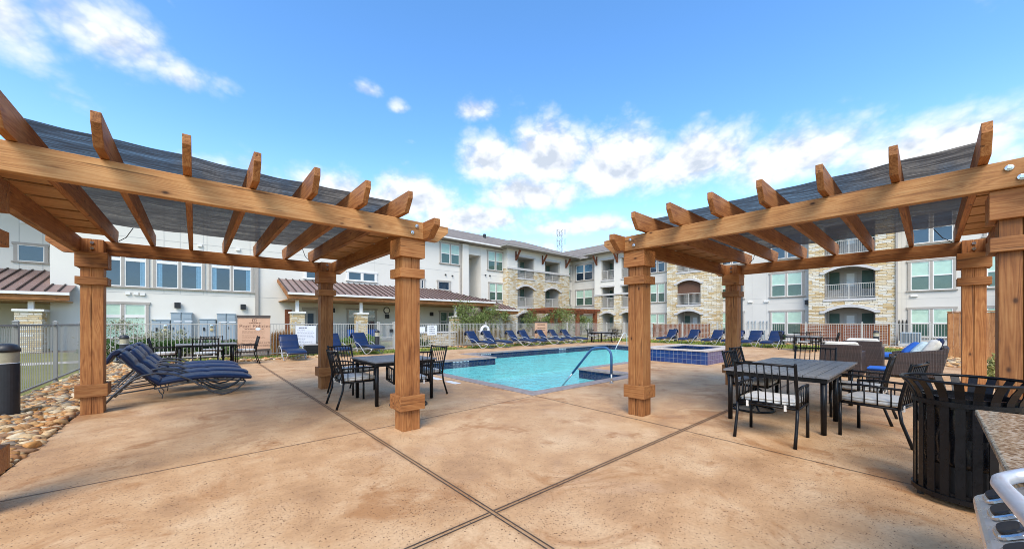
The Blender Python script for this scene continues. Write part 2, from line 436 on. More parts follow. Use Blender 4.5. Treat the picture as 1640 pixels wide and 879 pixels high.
LEAF = vcol('leaf', .6, 1., .3)
BARK = simple('bark', (.12, .085, .06), .9, var=.3, vscale=12, bstr=.5)
def shingles():
    m, q = mat('asphalt_shingles'); p = objc(q); x, y, z = q.sep(p)
    b = q.node('ShaderNodeTexBrick'); q.l.new(q.comb(q.math('ADD', x, y), q.math('MULTIPLY', z, 2.2), 0), b.inputs['Vector'])
    b.inputs['Scale'].default_value = 1; b.inputs['Brick Width'].default_value = .5; b.inputs['Row Height'].default_value = .28
    b.inputs['Mortar Size'].default_value = .012
    b.inputs['Color1'].default_value = (.165, .138, .114, 1); b.inputs['Color2'].default_value = (.27, .228, .192, 1); b.inputs['Mortar'].default_value = (.09, .078, .066, 1)
    c = q.mix(q.maprange(q.noise(p, 3, 4), .35, .7, 0, .5), b.outputs[0], (.20, .172, .15))
    q.l.new(c, q.b.inputs['Base Color']); q.b.inputs['Roughness'].default_value = .92
    bump(q, q.noise(p, 30, 3), .4, .02)
    return m
SHING = shingles()
def glass(name, tint, refl, rough=.03, wob=.02):
    m, q = mat(name); p = objc(q)
    gl = q.node('ShaderNodeBsdfGlossy'); gl.inputs['Color'].default_value = (.85, .93, .98, 1); gl.inputs['Roughness'].default_value = rough
    tr = q.node('ShaderNodeBsdfTransparent'); tr.inputs['Color'].default_value = (*tint, 1)
    n = q.node('ShaderNodeBump'); n.inputs['Strength'].default_value = .12; n.inputs['Distance'].default_value = wob
    q.l.new(q.noise(p, 1.3, 2), n.inputs['Height']); q.l.new(n.outputs[0], gl.inputs['Normal'])
    mx = q.node('ShaderNodeMixShader'); mx.inputs[0].default_value = refl
    q.l.new(tr.outputs[0], mx.inputs[1]); q.l.new(gl.outputs[0], mx.inputs[2]); q.l.new(mx.outputs[0], q.out.inputs[0])
    q.n.remove(q.b)
    return m
GLASS = glass('window_glass', (.80, .87, .83), .07)
GLASSB = glass('window_glass_blue', (.42, .56, .68), .09)
BLIND = simple('roller_blind', (.60, .71, .63), .8, var=.08, vscale=3)
BLINDW = simple('pale_blind', (.66, .70, .70), .8, var=.05, vscale=3)
CURT = simple('pale_curtain', (.60, .70, .70), .9, var=.12, vscale=8)
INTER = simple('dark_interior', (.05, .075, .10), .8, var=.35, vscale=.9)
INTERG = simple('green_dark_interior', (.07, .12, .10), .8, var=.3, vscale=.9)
DOORP = simple('painted_door', (.40, .39, .37), .6, var=.05)
SCREENB = simple('brown_shade_screen', (.115, .055, .032), .8, var=.1, vscale=5)
REDWD = wood('red_stained_wood', 'x', (.09, .025, .012), (.19, .058, .025), (.27, .10, .045), knots=False)
def navy_tile(name, a, b, grout, s=.155):
    m, q = mat(name); p = objc(q); x, y, z = q.sep(p)
    br = q.node('ShaderNodeTexBrick', offset=0.); q.l.new(q.comb(q.math('ADD', x, y), z, 0), br.inputs['Vector'])
    br.inputs['Scale'].default_value = 1; br.inputs['Brick Width'].default_value = s; br.inputs['Row Height'].default_value = s
    br.inputs['Mortar Size'].default_value = .006; br.inputs['Bias'].default_value = 0
    br.inputs['Color1'].default_value = (*a, 1); br.inputs['Color2'].default_value = (*b, 1); br.inputs['Mortar'].default_value = (*grout, 1)
    c = q.mix(q.maprange(q.noise(p, 12, 4), .35, .7, 0, .4), br.outputs[0], tuple(v * 1.7 for v in a))
    q.l.new(c, q.b.inputs['Base Color'])
    q.set(q.b.inputs['Roughness'], q.maprange(br.outputs['Fac'], 0, 1, .16, .8))
    bump(q, q.math('MULTIPLY', br.outputs['Fac'], -1), .5, .004)
    return m
TILE = navy_tile('navy_tile', (.006, .026, .115), (.018, .058, .19), (.20, .23, .28))
TILES = navy_tile('waterline_tile', (.005, .016, .06), (.011, .034, .115), (.03, .04, .07), .15)
PLASTER = simple('pool_plaster', (.42, .79, .79), .7, var=.06, vscale=1.5)
def water():
    m, q = mat('pool_water'); p = objc(q)
    wv = q.math('ADD', q.math('MULTIPLY', q.noise(q.scale(p, (1, 1, 1)), 2.6, 3, .55, .8), 1.), q.math('MULTIPLY', q.noise(p, 9, 3, .5, .5), .35))
    b = q.node('ShaderNodeBump'); b.inputs['Strength'].default_value = .9; b.inputs['Distance'].default_value = .14; q.l.new(wv, b.inputs['Height'])
    rf = q.node('ShaderNodeBsdfRefraction'); rf.inputs['IOR'].default_value = 1.33; rf.inputs['Roughness'].default_value = .02; rf.inputs['Color'].default_value = (.80, .97, .98, 1); q.l.new(b.outputs[0], rf.inputs['Normal'])
    gl = q.node('ShaderNodeBsdfGlossy'); gl.inputs['Roughness'].default_value = .03; q.l.new(b.outputs[0], gl.inputs['Normal'])
    fr = q.node('ShaderNodeFresnel'); fr.inputs['IOR'].default_value = 1.30; q.l.new(b.outputs[0], fr.inputs['Normal'])
    mx = q.node('ShaderNodeMixShader'); q.l.new(q.math('MULTIPLY', fr.outputs[0], .8), mx.inputs[0]); q.l.new(rf.outputs[0], mx.inputs[1]); q.l.new(gl.outputs[0], mx.inputs[2])
    # light passes the surface so that the basin is lit by sun and sky
    lp = q.node('ShaderNodeBsdfTransparent'); lp.inputs['Color'].default_value = (.74, .965, .965, 1)
    m2 = q.node('ShaderNodeMixShader'); m2.inputs[0].default_value = .72
    q.l.new(mx.outputs[0], m2.inputs[1]); q.l.new(lp.outputs[0], m2.inputs[2])
    q.l.new(m2.outputs[0], q.out.inputs[0]); q.n.remove(q.b)
    m3 = q.node('ShaderNodeMixShader'); m3.inputs[0].default_value = 0
    q.l.new(q.math('MULTIPLY', fr.outputs[0], .85), m2.inputs[0])
    q.l.new(lp.outputs[0], m2.inputs[1]); q.l.new(gl.outputs[0], m2.inputs[2])
    q.n.remove(mx); q.n.remove(rf); q.n.remove(m3)
    return m
WATER = water()
def shade_cloth(axis):
    m, q = mat('shade_cloth_' + axis); p = objc(q)
    sc = (.05, 1, 1) if axis == 'x' else (1, .05, 1)
    st = q.noise(q.scale(p, sc), 60, 4, .65); fold = q.noise(q.scale(p, (.12, 1, 1) if axis == 'x' else (1, .12, 1)), 7, 4, .6)
    c = q.mix(q.maprange(st, .40, .72), (.016, .018, .020), (.075, .080, .086))
    q.l.new(c, q.b.inputs['Base Color']); q.b.inputs['Roughness'].default_value = .7
    tl = q.node('ShaderNodeBsdfTranslucent'); tl.inputs['Color'].default_value = (.045, .046, .048, 1)
    m1 = q.node('ShaderNodeMixShader'); m1.inputs[0].default_value = .45; q.l.new(q.b.outputs[0], m1.inputs[1]); q.l.new(tl.outputs[0], m1.inputs[2])
    tr = q.node('ShaderNodeBsdfTransparent'); tr.inputs[0].default_value = (.92, .86, .80, 1)
    m2 = q.node('ShaderNodeMixShader'); q.l.new(q.math('ADD', q.maprange(st, .48, .80, .02, .36), q.maprange(fold, .48, .72, .02, .16)), m2.inputs[0]); q.l.new(m1.outputs[0], m2.inputs[1]); q.l.new(tr.outputs[0], m2.inputs[2])
    q.l.new(m2.outputs[0], q.out.inputs[0])
    bump(q, fold, .4, .03)
    return m
CLOTH = {a: shade_cloth(a) for a in 'xy'}
NAVY = simple('navy_canvas', (.0035, .0145, .058), .44, var=.18, vscale=9, bstr=.15)
LFRAME = simple('lounger_frame_grey', (.085, .085, .09), .36, .5, var=.15)
LFRAMEW = simple('lounger_frame_silver', (.45, .45, .45), .38, .4, var=.1)
def wicker():
    m, q = mat('brown_wicker'); p = objc(q); x, y, z = q.sep(p)
    u = q.math('ADD', x, y)
    a = q.math('SINE', q.math('MULTIPLY', z, 260)); b = q.math('SINE', q.math('MULTIPLY', u, 120))
    wv = q.math('MULTIPLY', a, b)
    band = q.noise(q.scale(p, (.6, .6, 9)), 2.5, 3, .6)
    c = q.mix(q.maprange(q.math('ADD', q.math('MULTIPLY', wv, .25), band), .3, .8), (.013, .0075, .006), (.062, .034, .026))
    q.l.new(c, q.b.inputs['Base Color']); q.b.inputs['Roughness'].default_value = .5
    bump(q, wv, .6, .006)
    return m
WICK = wicker()
BLUEP = simple('bright_blue_fabric', (.016, .105, .42), .8, var=.1)
PALEP = simple('pale_aqua_fabric', (.50, .60, .60), .85, var=.18, vscale=14)
CREAMP = simple('cream_fabric', (.62, .58, .50), .9, var=.12, vscale=10, bstr=.2)
def granite():
    m, q = mat('granite'); p = objc(q)
    a = q.voronoi(p, 90, 'F1', out=1); n = q.noise(p, 40, 4, .7)
    f = q.math('ADD', q.math('MULTIPLY', q.sep(a)[0], .55), q.math('MULTIPLY', n, .5))
    c = q.ramp(f, [(.2, (.05, .035, .022)), (.42, (.20, .14, .085)), (.62, (.36, .28, .18)), (.85, (.48, .42, .33))])
    q.l.new(c, q.b.inputs['Base Color']); q.b.inputs['Roughness'].default_value = .22
    return m
GRAN = granite()
SLATDK = simple('slate_tabletop', (.175, .175, .18), .34, var=.25, vscale=5, bstr=.1)
# ================================================================== GROUND
GZ = 0.0
PX0, PX1, PY0, PY1 = 5.17, 20.2, 5.28, 13.68      # pool box
NX, NY = 9.29, 11.70                               # deck tongue on the left: x < NX for y > NY
IX, IY = 8.95, 7.12                                # deck tongue on the near side: x > IX for y < IY
POOL = [(PX0, PY0), (IX, PY0), (IX, IY), (PX1, IY), (PX1, PY1), (NX, PY1), (NX, NY), (PX0, NY)]
DX0, DX1, DY0, DY1 = -1.34, 24.6, -6.0, 16.35     # deck
def inset(poly, d):      # offset a right-angled polygon outwards by d (ccw order)
    out = []; n = len(poly)
    for i in range(n):
        p0, p1, p2 = Vector(poly[i - 1]), Vector(poly[i]), Vector(poly[(i + 1) % n])
        e1 = (p1 - p0).normalized(); e2 = (p2 - p1).normalized()
        n1 = Vector((e1.y, -e1.x)); n2 = Vector((e2.y, -e2.x))
        out.append(tuple(p1 + (n1 + n2) * d))
    return out
COP = inset(POOL, .27)
def sheet_with_hole(x0, x1, y0, y1, hole, z):
    xs = sorted({x0, x1, *[p[0] for p in hole]}); ys = sorted({y0, y1, *[p[1] for p in hole]})
    def inside(px, py):
        c = False; n = len(hole)
        for i in range(n):
            a, b = hole[i], hole[(i + 1) % n]
            if (a[1] > py) != (b[1] > py) and px < (b[0] - a[0]) * (py - a[1]) / (b[1] - a[1]) + a[0]: c = not c
        return c
    mb = MB(); idx = {}
    def vi(x, y):
        if (x, y) not in idx: idx[(x, y)] = len(mb.v); mb.v.append((x, y, z))
        return idx[(x, y)]
    for i in range(len(xs) - 1):
        for j in range(len(ys) - 1):
            if not inside((xs[i] + xs[i + 1]) / 2, (ys[j] + ys[j + 1]) / 2):
                mb.f.append((vi(xs[i], ys[j]), vi(xs[i + 1], ys[j]), vi(xs[i + 1], ys[j + 1]), vi(xs[i], ys[j + 1])))
    return mb
# everything beyond the deck: lawn, one sheet to the horizon with a hole where the deck lies
struct(sheet_with_hole(-700, 900, -500, 900, [(DX0 + .02, DY0 + .02), (DX1 - .02, DY0 + .02), (DX1 - .02, DY1 - .02), (DX0 + .02, DY1 - .02)], -.05), 'ground', LAWN, recalc=False)
dk = sheet_with_hole(DX0, DX1, DY0, DY1, COP, 0.)
for a, b in (((DX0, DY0), (DX1, DY0)), ((DX1, DY0), (DX1, DY1)), ((DX1, DY1), (DX0, DY1)), ((DX0, DY1), (DX0, DY0))):
    dk.quad((*a, -.2), (*b, -.2), (*b, 0), (*a, 0))
struct(dk, 'pool_deck', CONC)
# coping ring, waterline tile, basin
cp = MB(); n = len(POOL)
for i in range(n):
    j = (i + 1) % n; a, b, A, B = POOL[i], POOL[j], COP[i], COP[j]
    ai, bi = inset(POOL, -.035)[i], inset(POOL, -.035)[j]
    cp.quad((*A, .012), (*B, .012), (*bi, .012), (*ai, .012))
    cp.quad((*A, -.05), (*B, -.05), (*B, .012), (*A, .012))
    cp.quad((*ai, -.045), (*bi, -.045), (*bi, .012), (*ai, .012))
    cp.quad((*ai, -.045), (*bi, -.045), (*b, -.045), (*a, -.045))
struct(cp, 'pool_coping', COPING)
wt = MB(); bs = MB()
for i in range(n):
    j = (i + 1) % n; a, b = POOL[i], POOL[j]
    wt.quad((*a, -.30), (*b, -.30), (*b, -.046), (*a, -.046))
    bs.quad((*a, -1.25), (*b, -1.25), (*b, -.301), (*a, -.301))
bs.quad((PX0, PY0, -1.25), (PX1, PY0, -1.25), (PX1, PY1, -1.25), (PX0, PY1, -1.25))
struct(wt, 'waterline_tiles', TILES); struct(bs, 'pool_basin', PLASTER)
stp = MB()
for k, (d, z) in enumerate(((.45, -.40), (.9, -.65), (1.35, -.9))): stp.box(PX0 + .005, IX - .005, PY0 + .005, PY0 + d, -1.24, z - k * .001)
struct(stp, 'pool_steps', PLASTER)
wtr = sheet_with_hole(PX0, PX1, PY0, PY1, [], -.09)
wtr = MB()
wtr.quad(*[(x, y, -.09) for x, y in POOL])
struct(wtr, 'pool_water', WATER, recalc=False)
# joints: double sealed expansion joints and single saw cuts
jt = MB(); sc_ = MB()
def strip(mb, x0, y0, x1, y1, wd, z):
    L = math.hypot(x1 - x0, y1 - y0); nx, ny = -(y1 - y0) / L * wd / 2, (x1 - x0) / L * wd / 2
    N = max(2, int(L / .5)); 
    for k in range(N):
        a, b = k / N, (k + 1) / N
        mb.quad((x0 + (x1 - x0) * a - nx, y0 + (y1 - y0) * a - ny, z), (x0 + (x1 - x0) * b - nx, y0 + (y1 - y0) * b - ny, z),
                (x0 + (x1 - x0) * b + nx, y0 + (y1 - y0) * b + ny, z), (x0 + (x1 - x0) * a + nx, y0 + (y1 - y0) * a + ny, z))
for o_ in (-.017, .017):
    strip(jt, 1.66 + o_, DY0, 1.66 + o_, DY1, .010, .004)
    for xa, xb in ((DX0, 1.635), (1.685, 6.9)): strip(jt, xa, 2.12 + o_, xb, 2.12 + o_, .010, .004)
strip(jt, 6.9, 2.12, DX1, 2.12, .012, .004)
strip(sc_, DX0, 4.79, 1.635, 4.79, .012, .004); strip(sc_, 1.685, 4.80, 4.88, 4.99, .012, .004)
strip(jt, 4.93, 4.98, 4.81, 2.15, .012, .004); strip(jt, 4.80, 2.09, 4.68, .07, .010, .004)
strip(sc_, DX0, 9.0, 1.635, 9.05, .012, .004); strip(sc_, 1.685, 9.05, 4.65, 9.05, .012, .004)
strip(sc_, DX0, 13.2, 1.635, 13.2, .012, .004); strip(sc_, 1.685, 14.6, 24, 14.6, .012, .004); strip(sc_, 8.5, 2.14, 8.5, 6.5, .012, .004)
struct(jt, 'expansion_joint', JOINT, recalc=False); struct(sc_, 'saw_cut_joint', GROOVE, recalc=False)
# depth markers in the deck
dm = MB()
for y0 in (7.15, 7.95): dm.box(4.50, 4.66, y0, y0 + .48, 0.0005, .004)
struct(dm, 'deck_depth_marker', SIGNW)
dm2 = MB()
dk2 = MB()
for xm, ym, hw_ in ((7.62, NY, .36), (10.3, PY1, .28), (15.7, PY1, .28)):
    dm2.box(xm - hw_, xm + hw_, ym - .012, ym - .003, -.088, -.05)
    for k in range(4): dk2.box(xm - hw_ * .75 + k * hw_ * .45, xm - hw_ * .75 + k * hw_ * .45 + hw_ * .2, ym - .016, ym - .0125, -.083, -.056)
struct(dm2, 'waterline_depth_marker', SIGNW); struct(dk2, 'depth_marker_lettering', INKG)

# river rock beds
def rocks(name, label, regions, seed):
    rr = random.Random(seed); V = []; F = []; C = []
    pal = [(.50, .26, .10), (.56, .34, .16), (.42, .19, .07), (.58, .40, .21), (.62, .47, .28), (.34, .19, .10), (.27, .21, .15), (.56, .27, .085), (.64, .51, .33), (.50, .29, .12), (.60, .43, .24)]
    bm = bmesh.new(); bmesh.ops.create_icosphere(bm, subdivisions=2, radius=1)
    base = [v.co.copy() for v in bm.verts]; bf = [tuple(v.index for v in f.verts) for f in bm.faces]; bm.free()
    bm = bmesh.new(); bmesh.ops.create_icosphere(bm, subdivisions=1, radius=1)
    base1 = [v.co.copy() for v in bm.verts]; bf1 = [tuple(v.index for v in f.verts) for f in bm.faces]; bm.free()
    for (x0, x1, y0, y1, z, n, s0, s1, hi) in regions:
        B, BF = (base, bf) if hi else (base1, bf1)
        for i in range(n):
            c = Vector((rr.uniform(x0, x1), rr.uniform(y0, y1), z + rr.uniform(-.01, .045)))
            s = rr.uniform(s0, s1) * (1 if rr.random() < .8 else 1.35)
            S = Vector((s * rr.uniform(.9, 1.4), s * rr.uniform(.7, 1.05), s * rr.uniform(.4, .62)))
            Rm = Matrix.Rotation(rr.uniform(0, 6.3), 3, 'Z') @ Matrix.Rotation(rr.uniform(-.4, .4), 3, 'X') @ Matrix.Rotation(rr.uniform(-.35, .35), 3, 'Y')
            pc = rr.choice(pal); t = rr.uniform(.75, 1.15); pc = tuple(v * t for v in pc)
            o = rr.uniform(0, 99); b = len(V)
            for v in B:
                d = 1 + .42 * mnoise.noise(v * 1.5 + Vector((o, o, o)))
                V.append(tuple(c + Rm @ Vector((v.x * S.x * d, v.y * S.y * d, v.z * S.z * d)))); C.append(pc)
            F += [tuple(b + k for k in f) for f in BF]
    mb = MB(); mb.v = V; mb.f = F
    return tag(mb.build(name, ROCK, smooth=True, cols=C, recalc=False), label, 'gravel', kind='stuff')
rocks('river_rock', 'bed of tan and brown river rock between the left fence and the deck',
      [(-2.42, -1.37, 4.2, 8.2, -.015, 1700, .032, .068, True), (-2.42, -1.37, 8.2, 13, -.015, 1700, .032, .07, False), (-2.4, -1.37, 13, 18.2, -.01, 1000, .04, .08, False)], 3)
rocks('river_rock', 'strip of pale river rock along the edge of the far and right deck',
      [(-1.3, 5.0, 16.42, 17.2, -.02, 520, .04, .085, False), (-1.3, 12, 17.9, 18.35, -.02, 420, .04, .08, False), (28.7, 29.9, -2, 17, -.02, 900, .05, .11, False), (18.0, 27, -1.2, .3, -.0, 300, .05, .1, False), (8, 29, 18.0, 18.4, -.02, 400, .04, .08, False)], 4)
bed = MB(); bed.quad((-2.45, -5, -.035), (DX0 - .005, -5, -.035), (DX0 - .005, 18.4, -.035), (-2.45, 18.4, -.035))
struct(bed, 'planting_bed_soil', simple('soil', (.10, .07, .045), .95, var=.4, vscale=8, bstr=.6))
sw = MB(); sw.quad((-14, 20.2, -.046), (-2.6, 20.2, -.046), (-2.6, 21.4, -.046), (-14, 21.4, -.046)); mu = MB(); mu.quad((-2.3, 18.5, -.046), (29.4, 18.5, -.046), (29.4, 23.2, -.046), (-2.3, 23.2, -.046)); mu.quad((-6, 27.8, -.046), (36, 27.8, -.046), (36, 30, -.046), (-6, 30, -.046)); mu.quad((30.0, -8, -.046), (36.2, -8, -.046), (36.2, 18.3, -.046), (30.0, 18.3, -.046))
struct(mu, 'mulch', simple('bark_mulch', (.115, .075, .05), .95, var=.45, vscale=7, bstr=.8))
struct(sw, 'path', simple('pale_path', (.50, .45, .38), .85, var=.15, vscale=3))

# ================================================================== BUILDINGS
YB, YBAY, XR, XBAY = 30.0, 29.2, 36.3, 35.4
class Facade:
    """u runs along the wall, w is the distance out of the wall, z up"""
    def __init__(s, kind, plane): s.k = kind; s.p = plane
    def P(s, u, w, z): return (u, s.p - w, z) if s.k == 'x' else (s.p - w, u, z)
    def box(s, mb, u0, u1, w0, w1, z0, z1):
        a = s.P(u0, w0, z0); b = s.P(u1, w1, z1)
        return mb.box(a[0], b[0], a[1], b[1], z0, z1)
FL = Facade('x', YB); FLB = Facade('x', YBAY); FRW = Facade('y', XR); FRB = Facade('y', XBAY); FL0 = Facade('x', 33.0)

left_b = thing('apartment_building', 'long white three storey apartment wing with bronze porch roofs behind the far fence', 'building', (10, 33, 0))
right_b = thing('apartment_building', 'stone and stucco apartment wing with arched balconies along the right side', 'building', (40, 8, 0))

def window(F, root, u0, u1, z0, z1, cols=2, rail=True, blind='half', frame=TAUPE, gl=GLASS, transom=None, curtain=None, sill=True):
    if u0 > u1: u0, u1 = u1, u0
    c = .13; fr = MB()
    F.box(fr, u0, u0 + c, .003, .07, z0 + .06, z1 - c); F.box(fr, u1 - c, u1, .003, .07, z0 + .06, z1 - c)
    F.box(fr, u0 - .06, u1 + .06, .003, .085, z1 - c, z1); 
    F.box(fr, u0 - .07, u1 + .07, .003, .12, z0 - .02, z0 + .06)
    iw = (u1 - u0 - 2 * c); mull = .13; pw_ = (iw - mull * (cols - 1)) / cols
    zt, zb = z1 - c, z0 + .06
    for k in range(cols - 1):
        a = u0 + c + pw_ * (k + 1) + mull * k; F.box(fr, a, a + mull, .003, .066, zb, zt)
    fo = fr.build('window', frame, root)
    sash = MB(); pane = MB(); bl = MB(); ct = MB(); dk_ = MB()
    for k in range(cols):
        a = u0 + c + k * (pw_ + mull); b = a + pw_; e = .045
        F.box(sash, a, a + e, .004, .056, zb, zt); F.box(sash, b - e, b, .004, .056, zb, zt)
        F.box(sash, a + e, b - e, .004, .056, zt - e, zt); F.box(sash, a + e, b - e, .004, .056, zb, zb + e)
        zm = (zb + zt) / 2 if transom is None else transom
        if rail: F.box(sash, a + e, b - e, .004, .058, zm - (.035 if transom is None else .09), zm + (.035 if transom is None else .09))
        P = [F.P(a + e, .040, zb + e), F.P(b - e, .040, zb + e), F.P(b - e, .040, zt - e), F.P(a + e, .040, zt - e)]
        pane.quad(*P)
        dk_.quad(*[F.P(u, .008, z) for u, z in ((a + e, zb + e), (b - e, zb + e), (b - e, zt - e), (a + e, zt - e))])
        hb = {'half': zm, 'full': zb + e, 'low': zb + .25 * (zt - zb), None: zt, 'top': zt - .16}[blind] if blind != 'rand' else zb + (zt - zb) * rnd.choice((.1, .5, .5, .75))
        if blind: bl.quad(*[F.P(u, .020, z) for u, z in ((a + e, hb), (b - e, hb), (b - e, zt - e), (a + e, zt - e))])
        if curtain:
            side = curtain[k]
            if side:
                wc = (b - a) * .28; ua, ub = (a + e, a + wc) if side == 'l' else (b - wc, b - e)
                N = 6
                for i in range(N):
                    x0 = ua + (ub - ua) * i / N; x1 = ua + (ub - ua) * (i + 1) / N
                    w0 = .018 + .010 * (i % 2); w1 = .018 + .010 * ((i + 1) % 2)
                    ct.quad(F.P(x0, w0, zb + e), F.P(x1, w1, zb + e), F.P(x1, w1, zt - e), F.P(x0, w0, zt - e))
    sash.build('sash', TRIMW if frame is TAUPE else frame, fo)
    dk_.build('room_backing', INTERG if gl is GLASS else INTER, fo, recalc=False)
    if bl.v: bl.build('blind', BLIND if gl is GLASS else CURT, fo, recalc=False)
    if ct.v: ct.build('curtain', CURT, fo, recalc=False)
    pane.build('pane', gl, fo, recalc=False)
    return fo

# ---- left wing walls
EAVE = 9.15
u80, uend, ub0, ub1 = FY(80, YB), 25.45, FY(813, YBAY), FY(912, YBAY)
r0, r1 = FY(749, YB), FY(770, YB)
def one(F, name, mt, root, *b):
    mb = MB(); F.box(mb, *b); return mb.build(name, mt, root)
one(FL, 'wall', STUCCO, left_b, u80, r0, -.3, 0, -.05, EAVE); one(FL, 'wall', STUCCO, left_b, r1, uend + .3, -.3, 0, -.05, EAVE)
one(FL, 'wall', STUCCO, left_b, r0, r1, -2.2, -1.9, -.05, EAVE); one(FL, 'wall', STUCCO, left_b, r0 - .3, r0 - .002, -2.2, -.301, -.05, EAVE); one(FL, 'wall', STUCCO, left_b, r1 + .002, r1 + .3, -2.2, -.301, -.05, EAVE)
one(FL, 'wall', STUCCO, left_b, r0 + .002, r1 - .002, -1.9, -.02, 8.2, EAVE)
one(FL0, 'wall', STUCCO, left_b, -26, u80 - .002, -.3, 0, -.05, EAVE); one(FL, 'wall', STUCCO, left_b, u80, u80 + .3, -3, -.301, -.05, EAVE)
one(FL, 'wall', STUCCO, left_b, ub1 - .05, XR, -.3, -.005, -.05, EAVE)
pil = MB(); FL.box(pil, FY(739, YB), FY(748.5, YB), .002, .25, -.05, EAVE - .05); pil.build('pilaster', STUCCO, left_b)
for z in (3.12, 6.3):
    for a, b in ((u80 + .02, r0 - .8), (r1 + .05, uend - .1)): one(FL, 'panel_joint', REVEAL, left_b, a, b, .001, .006, z, z + .03)
for px in (262, 288, 325, 331, 400, 408, 600, 662): one(FL, 'panel_joint', REVEAL, left_b, FY(px, YB), FY(px, YB) + .03, .001, .005, 3.151, EAVE - .1)
for z in (5.6,): one(FL0, 'panel_joint', REVEAL, left_b, -26, u80 - .05, .001, .006, z, z + .03)
for px in (30, 68): one(FL0, 'panel_joint', REVEAL, left_b, FY(px, 33), FY(px, 33) + .03, .001, .005, 3, EAVE - .1)
# clubhouse windows, second floor
window(FL, left_b, FY(152, YB), FY(239, YB), 3.42, 5.9, 2, True, 'top', gl=GLASSB, transom=5.0, curtain=('l', 'r'))
window(FL, left_b, FY(245, YB), FY(328, YB), 3.42, 5.9, 2, True, 'top', gl=GLASSB, transom=5.0, curtain=('l', 'r'))
window(FL, left_b, FY(334, YB), FY(406, YB), 3.42, 5.9, 2, True, 'top', gl=GLASSB, transom=5.0, curtain=('l', 'r'))
window(FL, left_b, FY(152, YB), FY(238.5, YB), .5, 2.6, 2, True, 'full', gl=GLASS, transom=1.78)
window(FL0, left_b, FY(22, 33), FY(77.5, 33), 4.75, 5.85, 1, False, None, gl=GLASSB)
window(FL, left_b, FY(487, YB), FY(528, YB), 4.62, 5.45, 2, False, None, gl=GLASSB, frame=TRIMW)
window(FL, left_b, FY(555, YB), FY(603, YB), 4.72, 5.55, 2, False, None, gl=GLASSB, frame=TRIMW)
window(FL, left_b, FY(700, YB), FY(721, YB), 4.45, 5.38, 1, False, None, gl=GLASSB)
window(FL, left_b, FY(672, YB), FY(680, YB), 4.45, 5.38, 1, False, None, gl=GLASSB)
window(FL, left_b, FY(704, YB), FY(737, YB), 6.95, 9.0, 2, True, 'half')
window(FL, left_b, FY(780, YB), FY(806, YB), 6.85, 8.95, 2, True, 'half')
window(FL, left_b, FY(782, YB), FY(806, YB), 3.72, 5.65, 2, True, 'half')
window(FL, left_b, FY(703, YB), FY(730, YB), .6, 2.55, 2, True, None)
# porch openings: door with sidelight, big window, more glazing
def door(F, root, u0, u1, z1, leaf=DOORP, glassed=True):
    fr = MB(); c = .14
    F.box(fr, u0, u0 + c, .003, .07, 0, z1); F.box(fr, u1 - c, u1, .003, .07, 0, z1); F.box(fr, u0 - .06, u1 + .06, .003, .085, z1, z1 + .2)
    d = fr.build('door', TAUPE, root)
    lf = MB(); F.box(lf, u0 + c, u1 - c, .003, .045, 0.02, z1 - .004); lf.build('door_leaf', leaf, d)
    if glassed:
        gp_ = MB(); m = (u1 - u0) * .3
        F.box(gp_, u0 + m, u1 - m, .046, .052, .3, z1 - .25); gp_.build('pane', INTER, d)
    h = MB(); h.tube([F.P(u0 + c + .08, .05, 1.0), F.P(u0 + c + .08, .10, 1.0), F.P(u0 + c + .22, .10, 1.0)], .014, 6); h.build('handle', CHROME, d)
door(FL, left_b, FY(485, YB), FY(509, YB), 2.35)
window(FL, left_b, FY(555, YB), FY(603, YB), .05, 2.55, 2, True, None, gl=GLASSB, transom=1.95)
sb = MB(); FL.box(sb, FY(456, YB), FY(467, YB), .003, .05, .05, 2.35); sb.build('wooden_shutter', REDWD, left_b)
# vents, wall lamps, pipes
vt = lambda px, py_z, F=FL, r_=left_b, wd=.2, ht=.15: (lambda mb: (F.box(mb, FY(px, F.p) - wd / 2, FY(px, F.p) + wd / 2, .003, .10, py_z, py_z + ht), mb.build('wall_vent', TRIMW, r_)))(MB())
for px, z in ((205, 3.0), (218, 3.0), (228.5, 2.98), (320, 6.15), (381, 6.15), (37, 6.9)): vt(px, z) if px > 80 else vt(px, z, FL0)
for px, z in ((713, 5.95), (724, 5.9), (777, 6.3), (784, 6.3), (806.5, 6.2)):
    mb = MB(); u = FY(px, YB); mb.tube([FL.P(u, .002, z), FL.P(u, .14, z - .02)], .07, 8); mb.build('dryer_vent', BLACKP, left_b)
def sconce(F, root, u, z):
    mb = MB(); F.box(mb, u - .12, u + .12, .004, .10, z - .13, z + .17); F.box(mb, u - .14, u + .14, .101, .24, z - .16, z + .18); mb.build('wall_lamp', BLACKP, root)
sconce(FL, left_b, FY(284.5, YB), 2.45); sconce(FL, left_b, FY(389, YB), 2.45); sconce(FL, left_b, FY(690, YB), 2.2)
for px in (411,):
    mb = MB(); FL.box(mb, FY(px, YB) - .09, FY(px, YB) + .09, .003, .14, 0, EAVE - .1); mb.build('downspout', TAUPE, left_b)
mb = MB(); FL.box(mb, FY(808.5, YB) - .06, FY(808.5, YB) + .06, .003, .14, 0, EAVE - .1); mb.build('downspout', TAUPE, left_b)
mb = MB(); FL.box(mb, FY(738, YB) - .14, FY(738, YB) - .02, .003, .13, 3.4, EAVE - .1); mb.build('downspout', TAUPE, left_b)
clk = MB(); u = FY(619, YB); clk.lathe([(.0, 0), (.28, 0), (.28, .06), (.22, .07), (.0, .07)], n=20, cap=False)
clk.map(lambda x, y, z: FL.P(u + x, .004 + z, 2.45 + y)); clk.build('wall_clock', BLACKP, left_b)
clf = MB(); clf.lathe([(.21, 0), (.15, .004)], n=20); clf.map(lambda x, y, z: FL.P(u + x, .076 + z, 2.45 + y)); clf.build('clock_dial', TRIMW, left_b)
